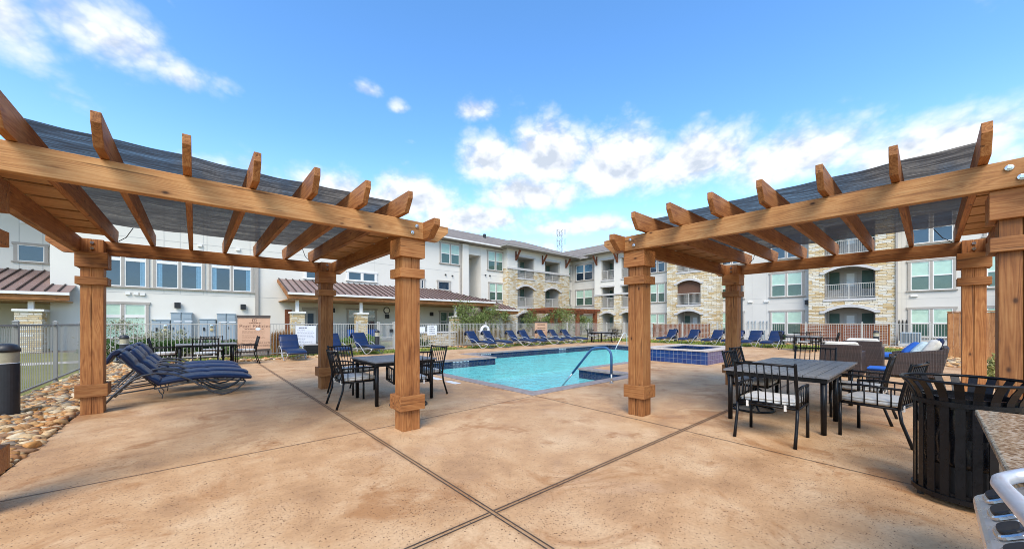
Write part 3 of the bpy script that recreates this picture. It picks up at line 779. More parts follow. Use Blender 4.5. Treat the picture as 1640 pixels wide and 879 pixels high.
sconce(FL, left_b, u, 1.95); sconce(FL, left_b, FY(532, YB), 2.35)

def metal_roof(root, x0, x1, yw, zw, ye, ze, hip_r=False, hip_l=False, fascia=True):
    """lean-to roof from the wall (yw, zw) down to the eave (ye, ze)"""
    run = abs(yw - ye); rf = MB(); t = .05
    xr = x1 + (run if hip_r else 0)
    rf.prism([(x0, yw, zw), (x0, ye, ze), (x0, ye, ze - t), (x0, yw, zw - t)], (x1 - x0, 0, 0))
    if hip_r: rf.prism([(x1, yw, zw), (x1, ye, ze), (xr, ye, ze), ], (0, 0, -t)); rf.prism([(x1, yw, zw), (xr, ye, ze), (xr, yw, ze)], (0, 0, -t))
    ro = rf.build('porch_roof', BROWNR, root)
    sm = MB(); k = x0 + .05
    while k < xr - .1:
        if k <= x1: a = (k, yw - .01, zw + .003)
        else:
            f = (k - x1) / run; a = (k, yw + (ye - yw) * f, zw + (ze - zw) * f + .003)
        b = (k, ye, ze + .003)
        sm.quadbox([(a[0] - .025, a[1], a[2]), (a[0] + .025, a[1], a[2]), (b[0] + .025, b[1], b[2]), (b[0] - .025, b[1], b[2]),
                    (a[0] - .025, a[1], a[2] + .06), (a[0] + .025, a[1], a[2] + .06), (b[0] + .025, b[1], b[2] + .06), (b[0] - .025, b[1], b[2] + .06)])
        k += .42
    sm.build('standing_seam', BROWNSEAM, ro)
    if fascia:
        f = MB(); f.box(x0 - .04, xr, ye + .02, ye + .10, ze - .42, ze - .17)
        f.quadbox([(x0 - .05, yw - .02, zw - .26), (x0 - .002, yw - .02, zw - .26), (x0 - .002, ye + .1, ze - .34), (x0 - .05, ye + .1, ze - .34), (x0 - .05, yw - .02, zw - .06), (x0 - .002, yw - .02, zw - .06), (x0 - .002, ye + .1, ze - .06), (x0 - .05, ye + .1, ze - .06)])
        f.build('fascia', WOOD['x'], ro)
        gt = MB(); gt.box(x0 - .02, xr + .02, ye - .12, ye + .015, ze - .16, ze - .03); gt.build('gutter', TRIMW, ro)
        sf = MB(); sf.box(x0 + .02, xr - .1, ye + .15, yw - .01, ze - .48, ze - .43); sf.build('soffit', WOODP['x'], ro)
    return ro
pxl, pxr = FY(445, YB), FY(703, YB)
metal_roof(left_b, pxl, pxr, YB - .005, 4.5, 26.3, 3.35, hip_r=True)
metal_roof(left_b, FY(752, YB), FY(776, YB), YB - .26, 3.85, 27.4, 2.75, hip_r=True)
metal_roof(left_b, -22, FY(79, YB) + .9, 32.98, 4.35, 28.6, 2.95)
def stone_column(root, x, y, ztop, post_top, w_=.36):
    mb = MB(); mb.box(x - w_, x + w_, y - w_, y + w_, -.05, ztop); o = mb.build('stone_column', STONE, root)
    cpm = MB(); cpm.rbox(x - w_ - .07, x + w_ + .07, y - w_ - .07, y + w_ + .07, ztop + .003, ztop + .12, .02); cpm.build('column_cap', TRIMW, o)
    p = MB(); p.box(x - .09, x + .09, y - .09, y + .09, ztop + .12, post_top); p.build('porch_post', TRIMW, o)
for px in (476, 578, 729): stone_column(left_b, FY(px, 26.9), 26.9, 2.0 if px < 700 else 1.85, 2.95)
stone_column(left_b, FY(50, 29.2), 29.2, 1.95, 2.5, .42)
# grey door slab in the recessed porch at the far left
mb = MB(); FL0.box(mb, FY(28, 33), FY(44, 33), .003, .08, 0, 2.2); mb.build('porch_door', DOORP, left_b)

# ---- stone bays with balconies
def bay(F, root, u0, u1, depth, floors, openings, stone_to, top=EAVE, white=STUCCO, arches=(0, 1), name='bay'):
    """front of a projecting bay; openings: list of (ua, ub); floors: list of (z0, z1) per storey"""
    if u0 > u1: u0, u1 = u1, u0
    ops = sorted([(min(a, b), max(a, b)) for a, b in openings])
    st = MB(); wh = MB(); tr = MB(); fl = MB()
    def slab(ua, ub, z0, z1):
        if z1 <= z0: return
        if z0 < stone_to: F.box(st, ua, ub, -.28, 0, z0, min(z1, stone_to))
        if z1 > stone_to: F.box(wh, ua, ub, -.28, -.03, max(z0, stone_to), z1)
    edges = [u0] + [e for o in ops for e in o] + [u1]
    for i in range(0, len(edges), 2): slab(edges[i], edges[i + 1], -.05, top)
    for a, b in ops:
        zp = -.05
        for k, (z0, z1) in enumerate(floors):
            tr = MB(); slab(a, b, zp, z0)
            if k in arches:
                N = 14; rise = min(.42, (b - a) * .16); zs = z1 - rise
                pts = [(a + (b - a) * i / N, zs + rise * math.sin(math.pi * i / N) ** .8) for i in range(N + 1)]
                for i in range(N):
                    (ua, za), (ub, zb) = pts[i], pts[i + 1]
                    st_ = st if z1 <= stone_to + .3 else wh
                    st_.quadbox([F.P(ua, 0, za), F.P(ub, 0, zb), F.P(ub, -.28, zb), F.P(ua, -.28, za), F.P(ua, 0, z1 + .01), F.P(ub, 0, z1 + .01), F.P(ub, -.28, z1 + .01), F.P(ua, -.28, z1 + .01)])
                    ex = .18
                    tr.quadbox([F.P(ua, .003, za - .02), F.P(ub, .003, zb - .02), F.P(ub, .10, zb - .02), F.P(ua, .10, za - .02), F.P(ua, .003, za + ex), F.P(ub, .003, zb + ex), F.P(ub, .10, zb + ex), F.P(ua, .10, za + ex)])
                F.box(tr, a - .25, a - .002, .003, .09, zs - .02, zs + .16); F.box(tr, b + .002, b + .25, .003, .09, zs - .02, zs + .16)
                zp = z1 + .01
            else:
                one(F, 'lintel', ARCHT, root, a - .1, b + .1, .003 if z1 < stone_to else -.026, .06, z1 + .003, z1 + .2); zp = z1
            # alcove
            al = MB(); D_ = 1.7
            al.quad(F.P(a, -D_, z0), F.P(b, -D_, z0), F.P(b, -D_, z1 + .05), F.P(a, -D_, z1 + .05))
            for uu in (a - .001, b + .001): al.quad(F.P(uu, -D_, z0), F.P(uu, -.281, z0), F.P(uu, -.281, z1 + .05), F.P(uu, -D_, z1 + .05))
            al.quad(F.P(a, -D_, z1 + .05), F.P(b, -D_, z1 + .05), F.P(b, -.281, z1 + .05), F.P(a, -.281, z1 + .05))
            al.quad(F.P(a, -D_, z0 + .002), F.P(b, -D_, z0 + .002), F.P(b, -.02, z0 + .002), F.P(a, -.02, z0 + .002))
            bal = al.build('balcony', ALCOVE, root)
            FB = Facade(F.k, F.p + D_ - .01)
            wdt = b - a
            dm_ = MB(); FB.box(dm_, a + wdt * .40, a + wdt * .66, .01, .06, z0 + .01, z0 + 2.1); dm_.build('balcony_door', DOORP, bal)
            gm = MB(); FB.box(gm, a + wdt * .45, a + wdt * .61, .062, .07, z0 + 1.0, z0 + 1.95); gm.build('pane', BLINDW, bal)
            one(FB, 'balcony_window', INTERG, bal, a + wdt * .08, a + wdt * .30, .01, .05, z0 + .8, z0 + 2.1); one(FB, 'balcony_window', INTERG, bal, a + wdt * .76, a + wdt * .97, .01, .05, z0 + .8, z0 + 2.1)
            if k > 0:
                rl = MB(); rz0, rz1 = z0 + .10, z0 + 1.08
                F.box(rl, a, b, -.10, -.05, rz1 - .05, rz1); F.box(rl, a, b, -.10, -.05, rz0, rz0 + .04)
                mid = (a + b) / 2; F.box(rl, mid - .03, mid + .03, -.105, -.045, z0, rz1)
                nb = max(8, int((b - a) / .11))
                for i in range(nb + 1):
                    x = a + .03 + (b - a - .06) * i / nb; F.box(rl, x - .009, x + .009, -.085, -.065, rz0 + .04, rz1 - .05)
                rl.build('railing', FENCEP, bal)
                F.box(tr, a - .05, b + .05, -.02, .05, z0 - .16, z0 + .003)
            if tr.v: tr.build('opening_trim', ARCHT, root)
        slab(a, b, zp, top)
    # side cheeks
    for uu, e in ((u0, .28), (u1, -.28)):
        F.box(st, uu, uu + e, -depth - .3, -.281, -.05, stone_to); F.box(wh, uu, uu + e, -depth - .3, -.281, stone_to, top)
    tr = MB()
    if stone_to < top - .5: F.box(tr, u0 - .05, u1 + .05, .002, .07, stone_to - .08, stone_to + .10)
    st.build('stone_wall', STONE, root); wh.build('stucco_wall', white, root); tr.build('string_course', ARCHT, root) if tr.v else None
SOFFIT = simple('soffit_paint', (.34, .315, .285), .75, var=.06, vscale=2)
def hip(root, x0, x1, y0, y1, ze, zr, axis, ov=.75, name='roof'):
    x0, x1 = min(x0, x1) - ov, max(x0, x1) + ov; y0, y1 = min(y0, y1) - ov, max(y0, y1) + ov
    mb = MB()
    if axis == 'x':
        ym = (y0 + y1) / 2; h = (y1 - y0) / 2; A, B = (x0 + h, ym, zr), (x1 - h, ym, zr)
    else:
        xm = (x0 + x1) / 2; h = (x1 - x0) / 2; A, B = (xm, y0 + h, zr), (xm, y1 - h, zr)
    c = [(x0, y0, ze), (x1, y0, ze), (x1, y1, ze), (x0, y1, ze)]
    if axis == 'x':
        mb.quad(c[0], c[1], B, A); mb.quad(c[1], c[2], B); mb.quad(c[2], c[3], A, B); mb.quad(c[3], c[0], A)
    else:
        mb.quad(c[0], c[1], A); mb.quad(c[1], c[2], B, A); mb.quad(c[2], c[3], B); mb.quad(c[3], c[0], A, B)
    o = mb.build(name, SHING, root)
    ed = MB(); ed.box(x0 + .02, x1 - .02, y0 + .02, y1 - .02, ze - .15, ze - .004); ed.build('eave_soffit', SOFFIT, o)
    return o
FLOORS = [(.0, 2.55), (3.15, 5.45), (6.3, 8.55)]
bay(FLB, left_b, ub0, ub1, .8, FLOORS, [(FY(829, YBAY), FY(856, YBAY)), (FY(873, YBAY), FY(897, YBAY))], 7.2, EAVE + .15)
bay(FRB, right_b, FX(952, XBAY), FX(1030, XBAY), .9, FLOORS, [(FX(963, XBAY), FX(983, XBAY)), (FX(995, XBAY), FX(1013, XBAY))], 4.6, EAVE + .15, arches=(0,))
bay(FRB, right_b, FX(1068, XBAY), FX(1152, XBAY), .9, FLOORS, [(FX(1084, XBAY), FX(1122, XBAY))], 9.3, EAVE + .15)
bay(FRB, right_b, FX(1295, XBAY), FX(1436, XBAY), .9, FLOORS, [(FX(1320, XBAY), FX(1402, XBAY))], 9.3, EAVE + .15)
# brown screen drawn down in one arched balcony
sm_ = MB(); FRB.box(sm_, FX(1084.5, XBAY), FX(1121.5, XBAY), -.27, -.24, 4.1, 5.42); sm_.build('shade_screen', SCREENB, right_b)
# timber brackets under the eaves
def bracket(F, root, u, z):
    mb = MB(); mb.tube([F.P(u, .03, z - 1.0), F.P(u, .75, z - .03)], .11, 4); mb.tube([F.P(u, .05, z - 1.05), F.P(u, .05, z - .05)], .08, 4)
    mb.build('eave_bracket', REDWD, root)
for px in (826, 868.5, 906): bracket(FLB, left_b, FY(px, YBAY), EAVE)
for px in (956, 989): bracket(FRB, right_b, FX(px, XBAY), EAVE)
# ---- right wing plain walls between bays
segs = [(FX(952, XBAY), YB + .3), (FX(1068, XBAY), FX(1030, XBAY)), (FX(1295, XBAY), FX(1152, XBAY)), (-26, FX(1436, XBAY))]
for a, b in segs: one(FRW, 'wall', STUCCO_SH, right_b, a, b, -.3, 0, -.05, EAVE)
for a, b in segs:
    for z in (3.0, 3.45, 6.25): one(FRW, 'panel_joint', REVEAL, right_b, a + .02, b - .02, .001, .006, z, z + .03)
for px in (1205, 1228, 1296, 1445, 1452): one(FRW, 'panel_joint', REVEAL, right_b, FX(px, XR), FX(px, XR) + .03, .001, .005, .1, EAVE - .1)
def rwin(pa, pb, cols=2, fl=(0, 1, 2), blinds=('low', 'half', 'half')):
    for k in fl:
        z0, z1 = ((.42, 2.45), (3.5, 5.58), (6.6, 8.7))[k]
        window(FRW, right_b, FX(pa, XR), FX(pb, XR), z0, z1, cols, True, blinds[k], gl=GLASS if k < 2 else GLASSB)
rwin(922, 950.5); rwin(1040, 1067, blinds=('low', 'half', None)); rwin(1153, 1192); rwin(1233, 1288, blinds=('half', 'half', None)); rwin(1454, 1531.5, blinds=('half', 'half', None)); rwin(1575, 1640, blinds=('half', 'half', None))
for z0, z1 in ((.42, 2.45), (3.5, 5.58), (6.6, 8.7)): window(FL, left_b, FY(906.5, YB), FY(914, YB), z0 + .1, z1, 1, True, 'half')
for px, z in ((1202, 3.15), (1228, 3.15), (1292, 3.2), (1464, 3.15)):
    mb = MB(); u = FX(px, XR); FRW.box(mb, u - .16, u + .16, .004, .12, z, z + .14); mb.build('wall_vent', TRIMW, right_b)
for px in (1293.5,):
    sconce(FRW, right_b, FX(px, XR), 3.0)
for px in (1199, 1205, 1210, 1218, 1223, 1229):
    mb = MB(); u = FX(px, XR); mb.tube([FRW.P(u, .05, .9), FRW.P(u, .05, 1.5), FRW.P(u, .10, 1.58), FRW.P(u, .17, 1.5)], .03, 6); mb.build('vent_pipe', GREYBOX, right_b)
for px in (1440, 1446, 1452):
    mb = MB(); u = FX(px, XR); mb.tube([FRW.P(u, .05, .2), FRW.P(u, .05, 1.5), FRW.P(u, .10, 1.58), FRW.P(u, .17, 1.5)], .03, 6); mb.build('vent_pipe', BLACKP, right_b)
mb = MB(); FRW.box(mb, FX(1437.5, XR) - .05, FX(1437.5, XR) + .05, .9, 1.0, 0, EAVE); mb.build('downspout', TAUPE, right_b)
mr = MB(); mr.prism([(XR - .01, -3.7, 4.6), (33.2, -3.7, 3.6), (33.2, -3.7, 3.5), (XR - .01, -3.7, 4.5)], (0, -8, 0)); mr.build('porch_roof', BROWNR, right_b)
# ---- roofs
hip(left_b, -26, 43, YB, 42.5, EAVE + .20, 12.2, 'x', .7)
hip(right_b, XR, 48.5, -26, 42.5, EAVE + .215, 12.2, 'y', .7)
hip(left_b, ub0, ub1, YBAY, 37, EAVE + .30, 11.4, 'x', 1.05)
for pa, pb in ((952, 1030), (1068, 1152), (1295, 1436)): hip(right_b, XBAY, 44, FX(pa, XBAY), FX(pb, XBAY), EAVE + .30, 10.9 if pa != 1295 else 11.2, 'x', 1.0)
gtr = MB(); gtr.box(u80, ub0 - .9, YB - .86, YB - .71, EAVE + .06, EAVE + .19); gtr.build('gutter', TRIMW, left_b)
pd_ = MB(); pd_.lathe([(.0, 11.2), (.18, 11.2), (.18, 11.7), (0, 11.75)], (FY(776, 34), 34), 8, False); pd_.build('roof_vent', BLACKP, left_b)

# electrical cabinets on the clubhouse wall
cab = [(243.5, 273, .50, 1.55, 'blue-grey switch box with dials on the white wall, left of the tall cabinet pair', True), (274, 290.5, .3, 1.98, 'tall grey meter cabinet right of the blue switch box with dials', False), (291, 308, .3, 1.98, 'tall grey meter cabinet below the left wall lamp, right one of its pair', False),
       (319.5, 345, .50, 1.6, 'blue-grey switch box with dials nearer the tan pool sign', True), (347.5, 362, .3, 1.95, 'tall grey meter cabinet between the right switch box and the cabinet beside the sign', False), (362.5, 376.5, .3, 1.95, 'tall grey meter cabinet closest to the tan pool sign', False)]
for pa, pb, z0, z1, lab, sw_ in cab:
    ua, ub = FY(pa, YB), FY(pb, YB); um = (ua + ub) / 2
    t = thing('electrical_cabinet', lab, 'electrical box', (um, YB - .02, z0), 'electrical cabinets on the clubhouse wall')
    b_ = MB(); FL.box(b_, ua, ub, .02, .38, z0, z1); FL.box(b_, ua - .03, ub + .03, .02, .42, z1 + .002, z1 + .05); b_.build('cabinet_body', GREYBOX, t, bevel=.01)
    d_ = MB(); FL.box(d_, ua + .04, um - .02 if sw_ else ub - .04, .382, .40, z0 + .05, z1 - .06 if sw_ else z1 - .35); 
    FL.box(d_, um + .02 if sw_ else ua + .04, ub - .04, .382, .40, z0 + .05 if sw_ else z1 - .32, z1 - .06); d_.build('cabinet_door', GREYBOX, t, bevel=.006)
    if sw_:
        for zz in (.28, .52):
            m_ = MB(); m_.lathe([(0, 0), (.10, 0), (.09, .08), (0, .10)], n=14, cap=False); m_.map(lambda x, y, z: FL.P(um + (ub - um) * .5 + x, .402 + z, z0 + zz + .2 + y)); m_.build('dial', CHROME if zz > .4 else simple('dial_brass', (.5, .4, .2), .4), t)
        h_ = MB(); FL.box(h_, um - .22, um - .14, .402, .47, z0 + .42, z0 + .62); h_.build('handle', BLACKP, t)
    else:
        h_ = MB(); FL.box(h_, ua + .08, ua + .12, .402, .44, z0 + .7, z0 + .85); h_.build('handle', BLACKP, t)
        h_ = MB(); FL.box(h_, um - .1, um + .25, .402, .406, z1 - .52, z1 - .46); h_.build('nameplate', SIGNW, t)

# ================================================================== PERGOLAS
def pergola(name, label, swap, ox, oy, P, Q, rafters, q_shift, base):
    """local frame: p along the rafters, q along the front beam. swap=False: p=Y q=X ; swap=True: p=X q=Y"""
    def W(p, q, z): return (oy + q * 0 + p, q, z) if False else ((q, p, z) if not swap else (p, q, z))
    rt = thing(name, label, 'pergola', base)
    aP, aQ = ('y', 'x') if not swap else ('x', 'y')
    p0, p1 = P; q0, q1 = Q; h = .12
    def mk(mb, nm, mt, par, **k):
        mb.map(W); return mb.build(nm, mt, par, **k)
    for pc in (p0, p1):
        for qc in (q0 + (q_shift if pc == p0 else 0), q1):
            po = MB()      # two laminated boards with a seam
            po.box(pc - h, pc + h, qc - h, qc - .002, 0, 2.49 if pc == p0 else 2.69); po.box(pc - h, pc + h, qc + .002, qc + h, 0, 2.49 if pc == p0 else 2.69)
            o = mk(po, 'post', WOOD['z'], rt, bevel=.006)
            for z0, z1, e, nm in ((2.25, 2.487, .05, 'post_capital'), (1.985, 2.105, .048, 'collar'), (.27, .46, .05, 'base_collar')):
                r_ = MB(); H = h + e
                # four mitred boards round the post
                r_.box(pc - H, pc - h - .001, qc - H, qc + H, z0, z1); r_.box(pc + h + .001, pc + H, qc - H, qc + H, z0, z1)
                r_.box(pc - h - .001, pc + h + .001, qc - H + .002, qc - h - .001, z0 + .001, z1 - .001); r_.box(pc - h - .001, pc + h + .001, qc + h + .001, qc + H - .002, z0 + .001, z1 - .001)
                mk(r_, nm, WOOD[aQ], o, bevel=.005)
            if pc == p1:
                for zz in (2.545, 2.63):
                    bo = MB(); bo.tube([(pc - h - .002, qc, zz), (pc - h - .018, qc, zz)], .022, 10); mk(bo, 'bolt', CHROME, o)
    zb, zt = 2.49, 2.71; th = .088
    def corbel(a, b, tl, z0, z1):     # side outline of a timber with both lower corners cut back, from a to b
        m_ = (z0 + z1) / 2
        return [(a, z1), (a, m_ + .03), (a + tl, z0), (b - tl, z0), (b, m_ + .03), (b, z1)]
    tl = .16; T = .29
    # beams along q: in front of the front posts and behind the back posts
    for pa, nm in ((p0 - h - th, 'front_beam'), (p1 + h, 'back_beam')):
        mb = MB(); prof = corbel(q0 - h - th - T, q1 + h + th + T, tl, zb, zt)
        mb.prism([(pa, u, z) for u, z in prof], (th, 0, 0)); o = mk(mb, nm, (WOODB if nm == 'front_beam' else WOOD)[aQ], rt, bevel=.006)
        for qq in (q0, q1):
            for zz in (2.555, 2.645):
                e = -1 if pa < p0 else 1; f0 = pa if pa < p0 else pa + th; qz = qq + (.03 if zz > 2.6 else -.03)
                bo = MB(); bo.tube([(f0 + e * .002, qz, zz), (f0 + e * .014, qz, zz), (f0 + e * .016, qz, zz), (f0 + e * .028, qz, zz)], [.026, .024, .013, .012], 12)
                mk(bo, 'bolt', CHROME, o)
    # side beams along p, 3 mm taller so that the lapped faces never coincide
    for qa in (q0 - h - th, q1 + h):
        mb = MB(); prof = corbel(p0 - h - th - T, p1 + h + th + T, tl, zb - .003, zt + .003)
        mb.prism([(u, qa, z) for u, z in prof], (0, th, 0)); mk(mb, 'side_beam', WOOD[aP], rt, bevel=.006)
    # rafters
    rz0, rz1 = 2.714, 2.945
    for qc in rafters:
        mb = MB(); a, b = p0 - .56, p1 + .46; m_ = rz0 + .15
        mb.prism([(a, qc - .0285, rz1), (a, qc - .0285, m_), (a + .11, qc - .0285, rz0), (b - .11, qc - .0285, rz0), (b, qc - .0285, m_), (b, qc - .0285, rz1)], (0, .057, 0))
        mk(mb, 'rafter', WOOD[aP], rt, bevel=.005)
    # slats over the two outer strips
    for sgn, (qa, qb) in ((-1, (q0 - h - .03, rafters[0] - .030)), (1, (rafters[-1] + .030, q1 + h + .03))) if rafters[0] < rafters[-1] else ():
        mb = MB(); k = p0 - .02; 
        while k < p1 - .80:
            mb.box(k, k + .452, qa, qb, 2.7165, 2.7315); k += .530
        mk(mb, 'slat_panel', WOODP[aQ], rt)
        mb = MB(); mb.box(p0 - .05, k - .06, qa - .02, qb + .0, 2.7335, 2.7395); mk(mb, 'slat_gap_shade', BLACKP, rt)  # black sheet added so the slat gaps read as dark shadow lines
    # shade cloth laid over the rafters, hanging between them
    cl = MB(); NQ, NP = 72, 60; qa, qb = rafters[0] - .03, rafters[-1] + .03; pa, pb = p0 - .03, p1 - .12
    rr = random.Random(len(name) + int(q0 * 10))
    for i in range(NP + 1):
        for j in range(NQ + 1):
            q = qa + (qb - qa) * j / NQ; p = pa + (pb - pa) * i / NP
            gap = min(abs(q - c) for c in rafters); wdt = .25
            sag = .008 * (1 - math.cos(min(gap / wdt, 1) * math.pi)) / 2
            wrk = .020 * mnoise.noise(Vector((p * 5.5, q * .45, 3 + q0))) + .012 * mnoise.noise(Vector((p * 13, q * .8, 9)))
            edge = .012 * math.sin(q * 5 + q0) if i in (0, NP) else 0
            cl.v.append((p + edge, q, 2.955 - sag + max(wrk, -.02 if gap > .05 else -.004)))
    for i in range(NP):
        for j in range(NQ):
            a = i * (NQ + 1) + j; cl.f.append((a, a + 1, a + NQ + 2, a + NQ + 1))
    o = mk(cl, 'shade_cloth', CLOTH[aQ], rt, smooth=True)
    # rope ties at the far corners
    tie = MB()
    for qq, s_ in ((rafters[0] + .05, 1), (rafters[-1] - .05, -1)):
        tie.tube([(pb, qq + .2 * s_, 2.93), (pb + .22, qq + .1 * s_, 2.80), (p1 + h + .02, qq, 2.72)], .006, 5)
    mk(tie, 'tie_cord', BLACKP, o)
    return rt
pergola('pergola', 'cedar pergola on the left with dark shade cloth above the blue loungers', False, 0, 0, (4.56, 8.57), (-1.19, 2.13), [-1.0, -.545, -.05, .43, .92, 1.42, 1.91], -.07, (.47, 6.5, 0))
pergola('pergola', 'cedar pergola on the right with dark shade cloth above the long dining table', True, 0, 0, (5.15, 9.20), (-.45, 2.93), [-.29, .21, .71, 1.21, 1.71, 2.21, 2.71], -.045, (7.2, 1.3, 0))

# ================================================================== FENCES
def fence(name, label, F, us, paint, z1=1.37, skip=(), pk=.008):
    rt = thing(name, label, 'fence', F.P((us[0] + us[-1]) / 2, 0, 0))
    for i, u in enumerate(us):
        mb = MB(); F.box(mb, u - .035, u + .035, -.035, .035, -.05, z1 + .05)
        a = F.P(u, 0, 0); mb.quadbox([(a[0] - .045, a[1] - .045, z1 + .05), (a[0] + .045, a[1] - .045, z1 + .05), (a[0] + .045, a[1] + .045, z1 + .05), (a[0] - .045, a[1] + .045, z1 + .05),
                    (a[0] - .012, a[1] - .012, z1 + .085), (a[0] + .012, a[1] - .012, z1 + .085), (a[0] + .012, a[1] + .012, z1 + .085), (a[0] - .012, a[1] + .012, z1 + .085)])
        mb.build('fence_post', paint, rt)
        if i < len(us) - 1 and i not in skip:
            a, b = sorted((u, us[i + 1])); a += .036; b -= .036; mb = MB()
            F.box(mb, a, b, -.02, .02, z1 - .035, z1); F.box(mb, a, b, -.016, .016, .09, .125)
            n_ = int((b - a) / .105)
            for k in range(n_):
                x = a + (b - a) * (k + .5) / n_; F.box(mb, x - pk, x + pk, -pk, pk, .124, z1 - .034)
            mb.build('picket_panel', paint, rt)
    return rt
FA = Facade('x', 18.4); FR_ = Facade('y', 29.6); FLF = Facade('y', -2.45)
S = 2.62
gate_a, gate_b = FY(605, 18.4), FY(632, 18.4)
far_us = [29.6 - .04 - S * k for k in range(13)][::-1]
far_us = [-2.37] + [u for u in far_us if u > -1]
lo_us = [u for u in far_us if u < gate_a - .4] + [gate_a]
hi_us = [gate_b] + [u for u in far_us if u > gate_b + .5]
fence('pool_fence', 'long pale metal fence behind the far blue loungers, right of the gate', FA, hi_us, FENCEP)
fence('pool_fence', 'pale metal fence behind the tan pool sign, left of the gate', FA, lo_us, FENCEP)
fence('pool_fence', 'grey metal fence running beside the river rock bed', FLF, [18.4 - 2.5 * k for k in range(7)], FENCEG, pk=.0045)
fence('pool_fence', 'metal fence along the right side in front of the stone apartments', FR_, [18.3 - 2.615 * k for k in range(9)], FENCEP)
gt_ = thing('pool_gate', 'pale metal gate with a mesh lower half in the far fence', 'gate', ((gate_a + gate_b) / 2, 18.4, 0))
mb = MB(); a, b = gate_a + .06, gate_b - .06
FA.box(mb, a, a + .05, -.025, .025, .06, 1.45); FA.box(mb, b - .05, b, -.025, .025, .06, 1.45)
for z in (.06, .62, 1.32): FA.box(mb, a + .05, b - .05, -.024, .024, z, z + .05)
mb.build('gate_frame', FENCEP, gt_)
mb = MB()
n_ = 11
for k in range(n_): x = a + .05 + (b - a - .1) * (k + .5) / n_; FA.box(mb, x - .008, x + .008, -.008, .008, .67, 1.32)
mb.build('picket_panel', FENCEP, gt_)
mb = MB()
for k in range(30): x = a + .05 + (b - a - .1) * (k + .5) / 30; FA.box(mb, x - .004, x + .004, -.004, .004, .11, .62)
for k in range(12): z = .13 + .04 * k; FA.box(mb, a + .05, b - .05, .0042, .008, z, z + .006)
mb.build('mesh_panel', FENCEP, gt_)
mb = MB(); FA.box(mb, b - .22, b - .06, .026, .09, .92, 1.08); mb.build('latch', BLACKP, gt_)

# wooden privacy fence behind the right pergola
wf = thing('privacy_fence', 'tall cedar board fence beyond the right pergola post', 'fence', (22.6, -2.2, 0))
k = -.5; i = 0
y0 = FX(1518, 22.6)
while i < 22:
    mb = MB(); mb.box(22.58, 22.61, y0 - .142 - i * .145, y0 - i * .145, 0.02, 1.80 + .01 * (i % 3)); mb.build('board', FENCEWOOD, wf); i += 1
mb = MB(); mb.box(22.54, 22.66, y0 - 3.25, y0 + .03, 1.825, 1.86); mb.build('cap_rail', WOOD['y'], wf)
mb = MB(); mb.box(22.612, 22.70, y0 - .1, y0 + .0, 0, 1.82); mb.build('fence_post', FENCEWOOD, wf)
for i in range(8):
    mb = MB(); mb.box(22.72 + i * .145, 22.86 + i * .145, y0 - .035, y0 - .006, .02, 1.80 + .012 * (i % 2)); mb.build('board', FENCEWOOD, wf)

# patio screens of horizontal red-brown boards behind the right fence
def screen_fence(label, pa, pb, X, z1=1.25):
    ya, yb = FX(pa, X), FX(pb, X); t = thing('patio_screen', label, 'fence', (X, (ya + yb) / 2, 0), 'wooden patio screens')
    mb = MB(); z = .12
    while z < z1 - .05: mb.box(X, X + .03, min(ya, yb), max(ya, yb), z, z + .085); z += .105
    mb.build('board_panel', REDWD, t)
    for u in (ya, (ya + yb) / 2, yb):
        p_ = MB(); p_.box(X + .031, X + .12, u - .05, u + .05, 0, z1 + .05); p_.build('fence_post', FENCEWOOD, t)
    mb = MB(); mb.box(X - .03, X + .13, min(ya, yb) - .06, max(ya, yb) + .06, z1 + .051, z1 + .09); mb.build('cap_rail', WOOD['y'], t)
screen_fence('wooden patio screen below the arched balcony with the brown shade', 1046, 1136, 33.2)
screen_fence('wooden patio screen below the arched balcony right of the blue loungers', 1283, 1424, 32.6)

# ================================================================== SIGNS
def text(body, size, mt, parent, P, rot, name='lettering', align='CENTER', depth=.002):
    cu = bpy.data.curves.new(name, 'FONT'); cu.body = body; cu.size = size; cu.align_x = align; cu.align_y = 'CENTER'; cu.extrude = depth; cu.resolution_u = 3
    o = bpy.data.objects.new(name + '_src', cu); col.objects.link(o)
    dg = bpy.context.evaluated_depsgraph_get(); me = bpy.data.meshes.new_from_object(o.evaluated_get(dg))
    bpy.data.objects.remove(o); bpy.data.curves.remove(cu)
    m_ = Matrix.Translation(P) @ Matrix(rot).to_4x4()
    me.transform(m_); me.transform(Matrix.Translation(-Vector(WLOC[parent.name]))); me.materials.clear(); me.materials.append(mt)
    q = bpy.data.objects.new(name, me); col.objects.link(q); q.parent = parent
    WLOC[q.name] = WLOC[parent.name]
    return q
ROT_Y = ((1, 0, 0), (0, 0, -1), (0, 1, 0))      # lies in the X-Z plane, read from -Y
def lines(parent, x0, x1, y, zs, mt, seed, hgt=.014):
    rr = random.Random(seed); mb = MB()
    for z in zs:
        x = x0; end = x0 + (x1 - x0) * rr.choice((1, 1, .96, .9, .45))
        while x < end - .03:
            wd = rr.uniform(.03, .11); b = min(x + wd, end); mb.box(x, b, y - .002, y, z - hgt / 2, z + hgt / 2); x = b + .018
    return mb.build('fine_print', mt, parent)
ys = 17.62; sx0, sx1 = FY(380.5, ys), FY(432.5, ys); sm0 = (sx0 + sx1) / 2
sg = thing('pool_sign', 'large copper coloured Pool Policies sign on posts left of the first far lounger', 'sign', (sm0, ys, 0))
mb = MB(); mb.box(sx0, sx1, ys - .03, ys + .03, .36, 1.60); mb.build('sign_panel', SIGNTAN, sg)
mb = MB(); mb.box(sx0 - .02, sx1 + .01, ys - .05, ys + .05, 1.602, 1.70); mb.build('top_rail', ROPEBLK, sg)
mb = MB(); mb.box(sx0 - .02, sx1 + .01, ys - .05, ys + .05, .27, .358); mb.build('bottom_rail', ROPEBLK, sg)
